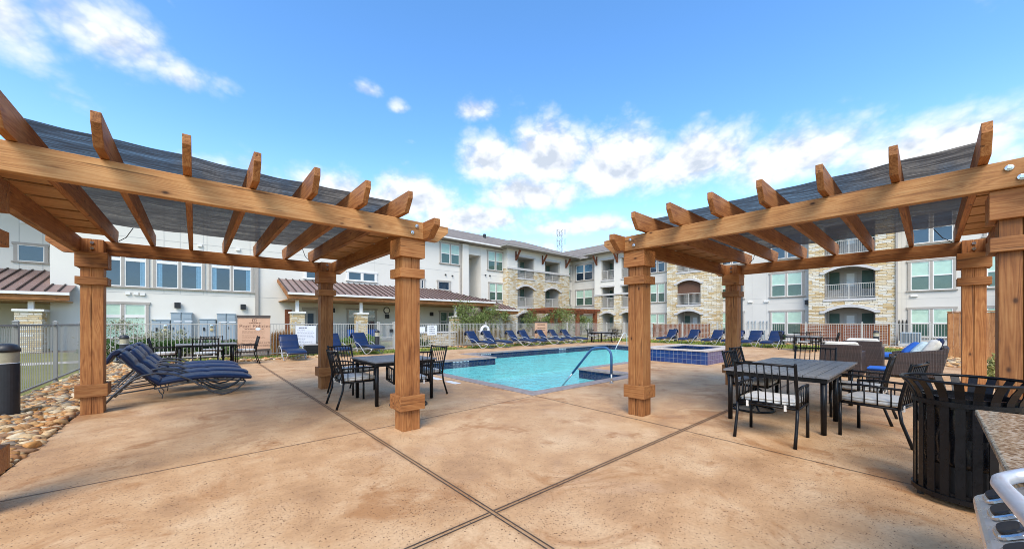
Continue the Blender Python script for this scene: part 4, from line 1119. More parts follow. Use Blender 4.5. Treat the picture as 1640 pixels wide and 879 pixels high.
for x in (sx0 + .06, sx1 - .08): mb = MB(); mb.box(x, x + .06, ys + .031, ys + .09, -.05, 1.60); mb.build('sign_post', ROPEBLK, sg)
yf = ys - .0305
W_ = sx1 - sx0
text('Pool Policies', .20, INK, sg, (sm0 + .03, yf, 1.27), ROT_Y)
text('GLASS CONTAINERS IN THE', .092, INK, sg, (sm0 + .02, yf, .60), ROT_Y); text('POOL AREA IS PROHIBITED', .092, INK, sg, (sm0 + .02, yf, .49), ROT_Y)
mb = MB()
for a, b, c_, d_ in ((-.07, .07, 1.54, 1.557), (-.07, .07, 1.443, 1.46), (-.07, -.05, 1.46, 1.54), (.05, .07, 1.46, 1.54), (-.012, .012, 1.475, 1.525)): mb.box(sm0 + a, sm0 + b, yf - .003, yf, c_, d_)
mb.build('emblem', INK, sg)
lines(sg, sm0 - .16, sm0 + .2, yf, (1.40,), INK, 2, .03)
lines(sg, sx0 + .22, sx1 - .22, yf, (1.165,), INK, 3, .022)
lines(sg, sx0 + .14, sx1 - .16, yf, (1.09, 1.05, 1.01, .94, .90, .84, .80, .74, .69), INKM, 4)
mb = MB(); mb.lathe([(0, 0), (.07, 0), (.07, .004)], n=16); mb.map(lambda x, y, z: (sm0 + .12 + x * 1.2, yf - .004 - z, 1.16 + y * .8)); mb.build('white_badge', SIGNW, sg)

yw = 18.34
wx0, wx1 = FY(473.5, yw), FY(506, yw)
ws = thing('rules_sign', 'white sign full of fine print behind the first far lounger', 'sign', ((wx0 + wx1) / 2, yw, .2))
mb = MB(); mb.box(wx0, wx1, yw - .01, yw + .01, .36, 1.27); mb.build('sign_panel', SIGNW, ws)
lines(ws, wx0 + .12, wx1 - .3, yw - .0105, (1.18,), INKG, 9, .06)
lines(ws, wx0 + .06, wx1 - .06, yw - .0105, [1.08 - .066 * k for k in range(11)], INKL, 10, .026)
pl = thing('planter_box', 'dark slatted box under the white rules sign', 'planter', ((FY(488, 17.9) + FY(511, 17.9)) / 2, 17.9, 0))
a, b = FY(488, 17.9), FY(511, 17.9)
for k in range(4):
    mb = MB(); mb.box(a, b, 17.72, 18.1, .02 + k * .10, .11 + k * .10); mb.build('side_board', BLACKP, pl)
mb = MB(); mb.box(a - .03, b + .03, 17.69, 18.13, .425, .46); mb.build('lid', simple('grey_lid', (.33, .31, .29), .7), pl)
n0, n1 = FY(684.5, yw), FY(699.5, yw)
ns = thing('notice_sign', 'white four line notice on the fence left of the stone planter column', 'sign', ((n0 + n1) / 2, yw, .7))
mb = MB(); mb.box(n0, n1, yw - .01, yw + .01, .72, 1.27); mb.build('sign_panel', SIGNW, ns)
lines(ns, n0 + .12, n1 - .12, yw - .0105, (1.18, 1.06, .94, .82), INKG, 12, .05)
n0, n1 = FY(672, yw), FY(680.5, yw)
rs_ = thing('warning_sign', 'small white and red warning sign on the fence beside the white notice', 'sign', ((n0 + n1) / 2, yw, .9))
mb = MB(); mb.box(n0, n1, yw - .01, yw + .01, .90, 1.18); mb.build('sign_panel', SIGNW, rs_)
mb = MB(); mb.box(n0 - .05, n0 - .001, yw - .01, yw + .01, .90, 1.18); mb.build('red_band', REDS, rs_)
yt = 17.9; n0, n1 = FY(857, yt), FY(876, yt); nm = (n0 + n1) / 2
ts = thing('notice_board', 'tan notice board with a dark cap behind the far lounger row', 'sign', (nm, yt, 0))
mb = MB(); mb.box(n0, n1, yt - .03, yt + .03, .35, 1.42); mb.build('sign_panel', SIGNTAN, ts)
mb = MB(); mb.box(n0 - .02, n1 + .02, yt - .05, yt + .05, 1.422, 1.50); mb.build('top_rail', ROPEBLK, ts)
for x in (n0 + .08, n1 - .14): mb = MB(); mb.box(x, x + .06, yt + .031, yt + .09, -.05, 1.42); mb.build('sign_post', ROPEBLK, ts)
lines(ts, n0 + .2, n1 - .2, yt - .0305, (1.28,), INK, 14, .07); lines(ts, n0 + .2, n1 - .2, yt - .0305, (1.05, .90), INK, 15, .05)
lr = thing('life_ring', 'white life ring hanging on the far fence behind a blue lounger', 'life ring', (FY(775.5, yw), yw - .06, 1.0))
mb = MB(); mb.tube([(FY(775.5, yw) + .27 * math.cos(t * math.pi / 10), yw - .08, .92 + .27 * math.sin(t * math.pi / 10)) for t in range(20)], .085, 8, True); mb.build('ring', SIGNW, lr, smooth=True)
mb = MB(); mb.tube([(FY(775.5, yw) - .2, yw - .1, 1.15), (FY(775.5, yw), yw - .04, 1.32), (FY(775.5, yw) + .2, yw - .1, 1.15)], .012, 6); mb.build('rope', BLACKP, lr)

# low stone planter wall beyond the fence and blue seats beyond
lw = MB(); lw.box(FY(672, 21), FY(775, 21), 21, 21.4, -.05, .75)
lo_ = lw.build('planter_wall', STONE); tag(lo_, 'low cream stone planter wall just beyond the far fence', 'stone wall')
cpw = MB(); cpw.box(FY(672, 21) - .05, FY(775, 21) + .05, 20.95, 21.45, .753, .82); cpw.build('wall_cap', TRIMW, lo_)

# ================================================================== FOLIAGE
def foliage(name, label, cat, x, y, z0, rx, ry, rz, n_, size, c0, c1, group=None, seed=1, stems=True, droop=0., blade=False, gaps=.45):
    rr = random.Random(seed); t = thing(name, label, cat, (x, y, z0), group)
    V, F_, C = [], [], []
    cl = []
    for k in range(max(6, int(9 * (rx + rz)))):
        u = Vector((rr.gauss(0, 1), rr.gauss(0, 1), rr.gauss(0, 1))).normalized() * rr.uniform(.25, 1) ** .6
        cl.append((Vector((u.x * rx, u.y * ry, rz + u.z * rz * .95)), rr.uniform(.16, .36), rr.uniform(.75, 1.25)))
    if blade:
        for i in range(n_):
            a = rr.uniform(0, 6.283); L = rz * 2 * rr.uniform(.6, 1.05); out = rr.uniform(.1, 1) * rx
            b = Vector((rr.gauss(0, .12) * rx, rr.gauss(0, .12) * rx, 0)); d = Vector((math.cos(a), math.sin(a), 0)); sd_ = Vector((-d.y, d.x, 0)) * size
            m1 = b + d * out * .35 + Vector((0, 0, L * .7)); m2 = b + d * out + Vector((0, 0, L * rr.uniform(.8, 1)))
            k = len(V); V += [tuple(b - sd_), tuple(b + sd_), tuple(m1 + sd_ * .8), tuple(m1 - sd_ * .8), tuple(m2)]; F_ += [(k, k + 1, k + 2, k + 3), (k + 3, k + 2, k + 4)]
            f = rr.random(); cc = tuple(p + (q - p) * f for p, q in zip(c0, c1)); C += [cc] * 5
    else:
        for i in range(n_):
            cpos, cr, tone = rr.choice(cl)
            sc_ = (rx + ry) / 2
            p = cpos + Vector((rr.gauss(0, cr * rx * .8), rr.gauss(0, cr * ry * .8), rr.gauss(0, cr * rz * .7)))
            if p.z < .02: p.z = rr.uniform(.02, .2 * rz)
            nrm = Vector((rr.gauss(0, 1), rr.gauss(0, 1), rr.gauss(.4, 1))).normalized(); a = nrm.orthogonal().normalized(); a = Matrix.Rotation(rr.uniform(0, 6.28), 3, nrm) @ a; b = nrm.cross(a)
            s_ = size * rr.uniform(.6, 1.3); k = len(V)
            V += [tuple(p - a * s_), tuple(p + b * s_ * .42), tuple(p + a * s_), tuple(p - b * s_ * .42)]; F_.append((k, k + 1, k + 2, k + 3))
            f = rr.random(); cc = tuple((u + (v - u) * f) * tone for u, v in zip(c0, c1)); C += [cc] * 4
    mb = MB(); mb.v = V; mb.f = F_; mb.build('foliage' if not blade else 'blades', LEAF, t, cols=C, recalc=False, local=True)
    if stems and not blade:
        st = MB()
        for k in range(5):
            a = rr.uniform(0, 6.28); e = Vector((math.cos(a) * rx * .6, math.sin(a) * ry * .6, rz * rr.uniform(1., 1.5)))
            st.tube([(rr.gauss(0, .03), rr.gauss(0, .03), 0), tuple(e * .45 + Vector((0, 0, rz * .2))), tuple(e)], [.02 + .012 * rz, .016, .006], 5)
        st.build('stem', BARK, t, local=True)
    return t
G1, G2 = (.030, .075, .018), (.10, .19, .045)
HED = ['dark green clipped shrub nearest the privacy of the first cedar post', 'dark green shrub directly below the first blue switch box', 'dark green shrub behind the left end of the patio table', 'dark green shrub behind the middle of the patio table', 'dark green shrub below the second blue switch box', 'dark green shrub left of the tan pool sign']
HEDL = ['dark green shrub behind the fence, leftmost beside the cedar post', 'dark green shrub behind the fence, below the pale silvery bush', 'dark green shrub behind the fence, below the blue switch box nearer the window',
        'dark green shrub behind the fence, behind the left chair of the patio set', 'dark green shrub behind the fence, behind the middle of the patio set', 'dark green shrub behind the fence, just left of the tan pool sign']
for i, px in enumerate((186, 222, 256, 292, 328, 362)):
    foliage('shrub', HEDL[i], 'shrub', FY(px, 19.7), 19.7, -.05, .85, .5, .42, 1500, .055, G1, G2, 'clipped shrubs behind the far fence', 20 + i)
foliage('silver_bush', 'loose silvery green bush in front of the clubhouse window', 'bush', FY(216, 21.5), 21.5, .0, 1.25, .8, .72, 2400, .05, (.22, .23, .14), (.42, .41, .28), None, 31)
foliage('silver_bush', 'small silvery bush in front of the tall cabinet pair', 'bush', FY(285, 21.8), 21.8, .0, .7, .6, .55, 1100, .05, (.18, .20, .11), (.36, .36, .22), None, 32)
for i, (px, lab) in enumerate(((443, 'orange brown ornamental grass close to the tan pool sign'), (456, 'orange brown ornamental grass behind the first far lounger'), (468, 'orange brown ornamental grass left of the white rules sign'))):
    foliage('ornamental_plant', lab, 'plant', FY(px, 19.6), 19.6, -.05, .55, .5, .62, 420, .014, (.32, .14, .045), (.50, .30, .12), 'orange grasses behind the fence', 40 + i, blade=True)
for i, (px, lab) in enumerate(((552, 'bright green shrub left of the third far lounger'), (590, 'bright green shrub behind the third far lounger'), (602, 'bright green shrub beside the grey bollard at the gate'))):
    foliage('shrub', lab, 'shrub', FY(px, 19.4), 19.4, -.05, .6, .4, .40, 900, .05, (.07, .16, .025), (.22, .36, .08), None, 50 + i)
foliage('shrub', 'round dark shrub at the foot of the stone planter wall', 'shrub', FY(678, 19.6), 19.6, -.05, .55, .45, .42, 900, .05, G1, (.09, .15, .05), None, 54)
for i, (px, lab) in enumerate(((738, 'straw coloured grass left of the two paired loungers'), (760, 'straw coloured grass behind the leftmost paired lounger'), (795, 'straw coloured grass right of the life ring'), (815, 'straw coloured grass between the lounger pairs'), (838, 'straw coloured grass left of the tan notice board'), (985, 'straw coloured grass behind the far patio set'))):
    foliage('ornamental_plant', lab, 'plant', FY(px, 20.3), 20.3, -.05, .7, .6, .60, 420, .016, (.24, .17, .07), (.42, .31, .15), 'straw grasses behind the fence', 60 + i, blade=True)
T1, T2 = (.07, .115, .025), (.28, .33, .11)
def small_tree(label, px, Y, h, rx, seed, n_=3000):
    t = foliage('small_tree', label, 'tree', FY(px, Y), Y, .45, rx, rx * .9, h / 2 - .2, n_, .085, T1, T2, None, seed, stems=False)
    rr = random.Random(seed); tr = MB(); 
    for k in range(4):
        a = rr.uniform(0, 6.28); tr.tube([(0.05 * math.cos(a), .05 * math.sin(a), -.5), (.25 * math.cos(a), .25 * math.sin(a), h * .3), (rx * .7 * math.cos(a), rx * .7 * math.sin(a), h * .8)], [.05, .035, .01], 6)
    tr.build('trunk', BARK, t, local=True)
small_tree('airy small tree left of the second bronze porch roof', 751, 25.0, 3.0, 1.5, 71, 2200)
small_tree('airy small tree in front of the second bronze porch roof', 787, 25.5, 2.9, 1.45, 72, 2200)
small_tree('airy small tree left of the tan notice board', 855, 24.5, 2.4, 1.2, 73, 1800)
small_tree('wide airy small tree in front of the distant timber pergola', 893, 25.0, 2.9, 2.0, 74, 2500)
small_tree('thin airy small tree right under the distant timber pergola', 930, 25.8, 2.2, 1.3, 75, 1400)
foliage('small_tree', 'yellow green young bush beside the right pergola corner', 'bush', 13.0, FX(1585, 13.0), -.05, .35, .3, .45, 900, .05, (.22, .22, .06), (.42, .40, .16), None, 76)
for i, (px, lab) in enumerate(((1244, 'spiky green plant beside the right loungers'), (1254, 'spiky green plant left of the right patio set'), (1150, 'spiky green plant behind the spa loungers'))):
    foliage('spiky_plant', lab, 'plant', 28.6, FX(px, 28.6), -.04, .35, .35, .45, 130, .018, (.04, .08, .03), (.12, .17, .07), 'spiky plants along the right fence', 80 + i, blade=True)
# short grass between deck and fences
rg = random.Random(5); V, F_, C = [], [], []
for (x0, x1, y0, y1, n_) in ((24.7, 28.6, -1, 16, 9000), (-1.2, 11, 17.2, 18.2, 5200), (12, 28, 16.9, 18.0, 3500)):
    for i in range(n_):
        x, y = rg.uniform(x0, x1), rg.uniform(y0, y1); a = rg.uniform(0, 3.14); w_ = .02; h = rg.uniform(.04, .10)
        k = len(V); V += [(x - math.cos(a) * w_, y - math.sin(a) * w_, -.05), (x + math.cos(a) * w_, y + math.sin(a) * w_, -.05), (x + rg.gauss(0, .03), y + rg.gauss(0, .03), h)]; F_.append((k, k + 1, k + 2))
        f = rg.random(); C += [(.14 + .22 * f, .20 + .20 * f, .03 + .06 * f)] * 3
mb = MB(); mb.v = V; mb.f = F_; o = mb.build('grass', LEAF, cols=C, recalc=False); tag(o, 'short bright green grass between the deck edge and the fences', 'grass', kind='stuff')

# ================================================================== LAMPS AND BOLLARDS
def bollard(label, x, y, h=1.06, r=.115, mt=BOLL):
    t = thing('bollard_light', label, 'bollard light', (x, y, 0)); c = (x, y)
    mb = MB(); mb.lathe([(r, -.03), (r, h - .30)], c, 28); mb.build('bollard_body', mt, t, smooth=False)
    mb = MB(); mb.lathe([(r * .96, h - .299), (r * .96, h - .13)], c, 28, False); mb.build('lens', BOLLG, t, smooth=True)
    mb = MB(); mb.lathe([(r * .93, h - .296), (r * .62, h - .27), (.02, h - .15)], c, 20, False)
    mb = MB(); mb.lathe([(r * .99, h - .298), (r * .985, h - .29), (r * .97, h - .285)], c, 28, False)
    co = MB(); co.lathe([(r * 1.0, h - .30), (r * .45, h - .215), (r * .12, h - .14)], c, 24, False); co.map(lambda X, Y, Z: (c[0] + (X - c[0]) * .999, c[1] + (Y - c[1]) * .999, Z)); 
    rb = MB(); rb.lathe([(r * 1.005, h - .297), (r * .6, h - .24), (r * .2, h - .17)], c, 24, False); rb.build('reflector', BOLLR, t, smooth=True)
    mb = MB(); mb.lathe([(r * 1.04, h - .128), (r * 1.05, h - .09), (r * .95, h - .045), (r * .7, h - .015), (r * .3, h - .001), (0.001, h)], c, 28, True); mb.build('dome_cap', mt, t, smooth=True)
bollard('big dark bollard light standing in the river rock at the left edge', -2.14, 9.15, 1.09, .125)
bollard('dark bollard light behind the blue loungers in front of the silvery bush', FY(199, 17.6), 17.6, 1.0)
bollard('dark bollard light beside the gate right of the third far lounger', FY(604, 17.7), 17.7, 1.06)
bollard('small bollard light between the wicker armchairs and the patio screen', 27.0, FX(1403, 27.0), 1.0)
bollard('small bollard light behind the second spa lounger', 27.2, FX(1081.5, 27.2), 1.0)
bollard('small bollard light behind the far lounger row', FY(838, 17.8), 17.8, 1.0)
lp = thing('lamp_post', 'slim black lamp post rising behind the right pergola', 'lamp post', (27.4, FX(1187.5, 27.4), 0))
x, y = 27.4, FX(1187.5, 27.4)
mb = MB(); mb.lathe([(.12, 0), (.12, .5), (.07, .55), (.065, 4.9)], (x, y), 10); mb.build('pole', BOLL, lp)
mb = MB(); mb.box(x - .5, x + .05, y - .13, y + .13, 4.9, 5.0); mb.build('lamp_head', BOLL, lp)

# ================================================================== PATIO FURNITURE
def chair_parts(t, swivel=False):
    w_ = .30; r_ = .0165
    rear = [(-.235, .42), (-.25, .55), (-.285, .72), (-.335, .93)]
    fr = MB()
    for s_ in (-1, 1): fr.tube([(x, s_ * w_, z) for x, z in rear] + [(-.338, s_ * w_, .945)], [r_, r_, r_, r_, r_ * .8], 8)
    def bx(z):
        for (xa, za), (xb, zb) in zip(rear, rear[1:]):
            if za <= z <= zb: return xa + (xb - xa) * (z - za) / (zb - za)
        return rear[-1][0]
    fr.tube([(bx(.915), -w_, .915), (bx(.915) - .01, 0, .92), (bx(.915), w_, .915)], .014, 8); fr.tube([(bx(.45), -w_, .45), (bx(.45), w_, .45)], .012, 8); fr.tube([(bx(.70), -w_, .70), (bx(.70), w_, .70)], .008, 6) if swivel else None
    for k in range(7):
        y = -w_ + 2 * w_ * (k + 1) / 8; fr.tube([(bx(.45), y, .45), (bx(.6), y, .6), (bx(.75), y, .75), (bx(.915), y, .915)], .0075, 6)
    fr.build('backrest', BLACK, t, smooth=True, local=True)
    for s_ in (-1, 1):
        a = MB(); a.tube([(bx(.645) + .01, s_ * w_, .645), (.10, s_ * w_, .655), (.285, s_ * w_, .64)], .0145, 8)
        for k in range(4): x = -.17 + .115 * k; a.tube([(x, s_ * w_, .428), (x, s_ * w_, .65)], .0075, 6)
        a.tube([(.285, s_ * w_, .415), (.285, s_ * w_, .655)], .0165, 8)
        a.build('armrest', BLACK, t, smooth=True, local=True)
    sf = MB()
    for s_ in (-1, 1): sf.tube([(-.235, s_ * w_, .42), (.285, s_ * w_, .42)], .0145, 8)
    sf.tube([(.285, -w_, .42), (.285, w_, .42)], .0145, 8); sf.tube([(-.235, -w_, .42), (-.235, w_, .42)], .0145, 8)
    for y in (-.16, 0, .16): sf.tube([(-.235, y, .415), (.285, y, .415)], .007, 5)
    sf.build('seat_frame', BLACK, t, smooth=True, local=True)
    cu = MB(); N = 10
    for i, (ins, z) in enumerate(((.03, .432), (.004, .445), (0, .468), (.006, .49), (.035, .505))):
        for (x, y) in ((-.215 + ins, -.265 + ins), (0.03, -.272 + ins), (.285 - ins, -.265 + ins), (.292 - ins, 0), (.285 - ins, .265 - ins), (.03, .272 - ins), (-.215 + ins, .265 - ins), (-.222 + ins, 0)): cu.v.append((x, y, z))
    for i in range(4):
        for k in range(8): l = (k + 1) % 8; cu.f.append((i * 8 + k, i * 8 + l, (i + 1) * 8 + l, (i + 1) * 8 + k))
    cu.v.append((.03, 0, .513)); 
    for k in range(8): cu.f.append((32 + k, 32 + (k + 1) % 8, 40))
    cu.f.append(tuple(range(8))[::-1])
    co = cu.build('seat_cushion', CUSH, t, smooth=True, bevel=0, local=True)
    pp = MB(); pp.tube([(-.217, -.267, .489), (.03, -.273, .489), (.286, -.266, .489), (.292, 0, .489), (.286, .266, .489), (.03, .273, .489), (-.217, .267, .489), (-.223, 0, .489)], .0042, 5, True); pp.build('piping', PIPE, co, local=True)
    for y in (-.19, .19):
        ti = MB(); ti.box(-.256, -.232, y - .012, y + .012, .385, .455); ti.build('cushion_tie', CUSH, co, local=True)
    if not swivel:
        for s_ in (-1, 1):
            l = MB(); l.tube([(.285, s_ * w_, .002), (.285, s_ * w_, .415)], [.019, .0165], 8); l.build('leg', BLACK, t, smooth=True, local=True)
            l = MB(); l.tube([(-.345, s_ * w_, .002), (-.30, s_ * w_, .14), (-.255, s_ * w_, .28), (-.237, s_ * w_, .42)], [.019, .0165, .0165, .0165], 8); l.build('leg', BLACK, t, smooth=True, local=True)
    else:
        b = MB(); b.tube([(.30 * math.cos(k * math.pi / 16), .30 * math.sin(k * math.pi / 16), .018) for k in range(32)], .0165, 8, True); b.build('base_ring', BLACK, t, smooth=True, local=True)
        b = MB(); b.tube([(0, 0, .14), (0, 0, .41)], .035, 10)
        for k in range(4):
            a = k * math.pi / 2 + .6; b.tube([(.30 * math.cos(a), .30 * math.sin(a), .02), (.14 * math.cos(a), .14 * math.sin(a), .12), (0, 0, .22)], .014, 6)
        b.build('pedestal', BLACK, t, smooth=True, local=True)
ch0 = thing('patio_chair', 'x', 'chair', (0, 0, 0)); chair_parts(ch0)
sw0 = thing('swivel_chair', 'x', 'chair', (0, 0, 0)); chair_parts(sw0, True)
def mk_kmap():
    d = {}
    for c in col.objects:
        if c.parent: d.setdefault(c.parent.name, []).append(c)
    return d
KM = mk_kmap(); usedc = {}
def place(src, x, y, deg, label, group):
    if src.name not in usedc:
        usedc[src.name] = 1; src.location = (x, y, 0); src.rotation_euler = (0, 0, R(deg)); src['label'] = label; src['group'] = group; return src
    return copy_tree(src, (x, y, 0), R(deg), label, group, KM)
GC = 'black slatted patio chairs'
place(ch0, 2.06, 6.555, 0, 'black slatted chair on the near left side of the left table', GC)
place(ch0, 2.43, 7.74, -60, 'black slatted chair at the far left corner of the left table', GC)
place(sw0, 2.76, 5.86, 80, 'black swivel chair half hidden by the centre cedar post', GC)
place(ch0, 3.42, 6.57, 180, 'black slatted chair at the left table nearest the pool', GC)
place(ch0, 5.36, 1.28, 0, 'black slatted chair with its back to us at the near end of the long table', GC)
place(ch0, 6.33, .40, 79, 'black slatted chair closest to the trash can', GC)
place(ch0, 7.43, .67, 88, 'black slatted chair behind the chair closest to the trash can', GC)
place(sw0, 6.83, 1.90, -90, 'black swivel chair on the pool side of the long table, nearer us', GC)
place(sw0, 7.86, 2.13, -90, 'black swivel chair on the pool side of the long table, farther from us', GC)
place(ch0, 8.62, 1.44, 180, 'black slatted chair at the far end of the long table', GC)
def slat_table(name, label, x0, x1, y0, y1, zt, slats, legs, mt=SLATDK, along='x', group=None):
    t = thing(name, label, 'table', ((x0 + x1) / 2, (y0 + y1) / 2, 0), group)
    mb = MB()
    if slats:
        n_ = slats; wd = (y1 - y0 if along == 'x' else x1 - x0) / n_
        for k in range(n_):
            if along == 'x': mb.box(x0, x1, y0 + k * wd + .004, y0 + (k + 1) * wd - .004, zt - .025, zt)
            else: mb.box(x0 + k * wd + .004, x0 + (k + 1) * wd - .004, y0, y1, zt - .025, zt)
    else: mb.rbox(x0, x1, y0, y1, zt - .028, zt, .008)
    mb.build('tabletop', mt, t)
    ap = MB()
    for a, b in ((y0 + .03, y0 + .06), (y1 - .06, y1 - .03)): ap.box(x0 + .03, x1 - .03, a, b, zt - .085, zt - .027)
    for a, b in ((x0 + .03, x0 + .06), (x1 - .06, x1 - .03)): ap.box(a, b, y0 + .061, y1 - .061, zt - .085, zt - .027)
    ap.build('apron', BLACK, t)
    for (x, y) in legs:
        l = MB(); l.tube([(x, y, .0), (x, y, zt - .028)], [.030, .034], 10); l.build('leg', BLACK, t, smooth=True)
    return t
slat_table('patio_table', 'square dark table under the left pergola beside the centre cedar post', 2.24, 3.40, 6.02, 7.25, .75, 0, [(2.30, 6.09), (2.30, 7.06), (3.33, 6.11), (3.33, 7.18)])
slat_table('patio_table', 'long dark slatted table under the right pergola', 5.84, 8.46, .80, 1.99, .735, 9, [(5.92, .87), (6.88, .88), (8.38, .88), (5.92, 1.92), (6.88, 1.92), (8.38, 1.92)])
# three background patio sets
def bg_set(x, y, lab, chairs, rz=0):
    slat_table('patio_table', 'dark patio table ' + lab, x - .75, x + .75, y - .5, y + .5, .73, 6, [(x - .65, y - .42), (x + .65, y - .42), (x - .65, y + .42), (x + .65, y + .42)])
    for dx_, dy_, a, l2 in chairs: place(ch0, x + dx_, y + dy_, a, l2 + ' ' + lab, GC)
CH4 = [(-1.02, 0, 0, 'black chair at the left end'), (1.05, 0, 180, 'black chair at the right end'), (-.05, -.85, 90, 'black chair on the near side'), (.15, .85, -90, 'black chair on the far side')]
bg_set(.30, 16.35 - .9, 'of the set beside the tan sign', CH4)
bg_set(22.6, 15.9, 'of the set by the far fence corner', CH4 + [(.55, -.85, 90, 'second black chair on the near side')])
CH5 = [(-1.02, 0, 0, 'black chair on the pool side'), (1.05, 0, 180, 'black chair on the apartment side'), (0, -.85, 90, 'black chair on the right'), (.1, .85, -90, 'black chair on the left')]
bg_set(23.4, 4.05, 'of the set behind the wicker sofa', CH5)

# ---- sun loungers: cushion lofted along a curved path, S-shaped tube side frames
def lounger_parts(t, frame, cushion):
    path = []      # (x, z, half thickness)
    hip = Vector((0, .275)); head = Vector((-.50, .87)); foot = Vector((1.37, .262))
    NB = 24
    for i in range(NB + 1):
        f = i / NB; p = head.lerp(hip, f); seam = abs(((f * 2.5) % 1) - .5) * 2
        path.append((p.x - .03 * math.sin(f * math.pi), p.y, .054 - .024 * seam ** 6))
    NS = 26
    for i in range(1, NS + 1):
        f = i / NS; p = hip.lerp(foot, f); seam = abs(((f * 2) % 1) - .5) * 2
        path.append((p.x, p.y + .075 * math.sin(f * math.pi), (.048 - .008 * seam ** 8) * (1 if f < .95 else .8)))
    mb = MB(); hw = .325; K = 16
    for i, (x, z, th) in enumerate(path):
        a = path[max(i - 1, 0)]; b = path[min(i + 1, len(path) - 1)]; tx, tz = b[0] - a[0], b[1] - a[1]; L = math.hypot(tx, tz); nx, nz = -tz / L, tx / L
        e = .85 if i in (0, len(path) - 1) else 1
        for k in range(K):
            an = 2 * math.pi * k / K; cy = math.copysign(abs(math.cos(an)) ** .35, math.cos(an)); sn = math.copysign(abs(math.sin(an)) ** .75, math.sin(an))
            mb.v.append((x + nx * (sn * th + th * .75), cy * hw * e, z + nz * (sn * th + th * .75)))
    for i in range(len(path) - 1):
        for k in range(K): l = (k + 1) % K; mb.f.append((i * K + k, i * K + l, (i + 1) * K + l, (i + 1) * K + k))
    mb.f.append(tuple(range(K))[::-1]); mb.f.append(tuple((len(path) - 1) * K + k for k in range(K)))
    mb.build('cushion', NAVY if cushion is None else cushion, t, smooth=True, local=True)
    # hood of the cushion folded over the top of the back
    hd = MB(); prof = [(-.44, .90), (-.475, .935), (-.53, .94), (-.575, .905), (-.63, .80), (-.655, .70), (-.62, .69), (-.585, .76), (-.545, .84), (-.50, .86)]
    hd.prism([(x, -.315, z) for x, z in prof], (0, .63, 0)); hd.build('head_hood', NAVY, t, bevel=.02, local=True)
    side = [(-.66, .02), (-.52, .20), (-.36, .38), (-.20, .48), (-.02, .515), (.20, .475), (.42, .36), (.62, .19), (.78, .07), (.90, .022), (1.02, .04), (1.14, .10), (1.24, .19), (1.27, .24)]
    for s_ in (-1, 1):
        f_ = MB(); f_.tube([(x, s_ * (.365 if x < 1.0 else .365 - (x - 1.0) * .25), z) for x, z in side], .0175, 8); f_.build('side_frame', frame, t, smooth=True, local=True)
    sf = MB()
    for s_ in (-1, 1):
        sf.tube([(-.05, s_ * .29, .225), (.4, s_ * .29, .285), (.9, s_ * .29, .29), (1.27, s_ * .29, .24)], .014, 6)
        sf.tube([(-.02, s_ * .27, .255), (-.53, s_ * .27, .85)], .013, 6); sf.tube([(-.30, s_ * .20, .60), (-.62, s_ * .20, .20), (-.72, s_ * .20, .17)], .011, 6)
        sf.tube([(-.05, s_ * .29, .24), (-.75, s_ * .29, .16)], .013, 6)
        sf.tube([(0, s_ * .30, .23), (.02, s_ * .30, .16), (.06, s_ * .30, .10), (.05, s_ * .30, .04)], .009, 6)
    for x, z in ((-.05, .24), (.4, .28), (.85, .285), (1.26, .24), (-.52, .84), (-.62, .20), (-.75, .16), (.6, .20)): sf.tube([(x, -.355 if x == .6 else -.29, z), (x, .355 if x == .6 else .29, z)], .011, 6)
    sf.build('seat_frame', frame, t, smooth=True, local=True)
l0 = thing('sun_lounger', 'x', 'sun lounger'); lounger_parts(l0, LFRAME, None)
l1 = thing('sun_lounger', 'x', 'sun lounger'); lounger_parts(l1, LFRAMEW, None)
KM = mk_kmap()
GL = 'navy sun loungers around the pool'
for x, y, a, lab in ((-.50, 9.38, 1, 'navy lounger nearest us in the row under the left pergola'), (-.47, 10.32, 1, 'second navy lounger from us in the row beyond the left cedar post'), (-.52, 11.45, 0, 'third navy lounger from us in the row beyond the left cedar post'), (-.50, 12.35, -1, 'farthest navy lounger in the row beyond the left cedar post')):
    place(l0, x, y, a, lab, GL)
for x, y, a, lab in ((2.85, 16.6, -90, 'navy lounger facing us between the tan sign and the white rules sign'), (4.62, 17.2, -88, 'navy lounger facing us behind the far cedar post'), (5.92, 17.35, -80, 'navy lounger facing us next to the gate and bollard')):
    if usedc.get('l1'): copy_tree(l1, (x, y, 0), R(a), lab, GL, KM)
    else: usedc['l1'] = 1; l1.location = (x, y, 0); l1.rotation_euler = (0, 0, R(a)); l1['label'] = lab; l1['group'] = GL
def l1c(x, y, a, lab): copy_tree(l1, (x, y, 0), R(a), lab, GL, KM)
i_ = 0
labs = ['leftmost navy lounger of the far row beside the stone planter wall', 'navy lounger in the far row in front of the life ring', 'navy lounger in the far row, left one of the middle pair', 'navy lounger in the far row, right one of the middle pair', 'navy lounger in the far row just in front of the tan notice board', 'navy lounger in the far row, second from its right end', 'navy lounger at the right end of the far row beside the patio set']
for px, lab in zip((762, 788, 826, 845, 873, 893, 912), labs): l1c(FY(px, 16.9), 16.9, -82 + (i_ % 3) * 3, lab); i_ += 1
labs = ['navy lounger behind the spa beside the first red-brown screen end', 'navy lounger behind the spa, second from the centre cedar post', 'navy lounger behind the spa, in front of the screen with square gaps', 'navy lounger behind the spa, just left of the slim cedar post', 'navy lounger on the grass edge just right of the slim cedar post', 'navy lounger on the grass edge nearest the right patio set']
for (px, X), lab in zip(((1073, 26.2), (1108, 26.2), (1146, 26.0), (1178, 25.8), (1207, 25.3), (1240, 25.2)), labs): l1c(X, FX(px, X), 176, lab)

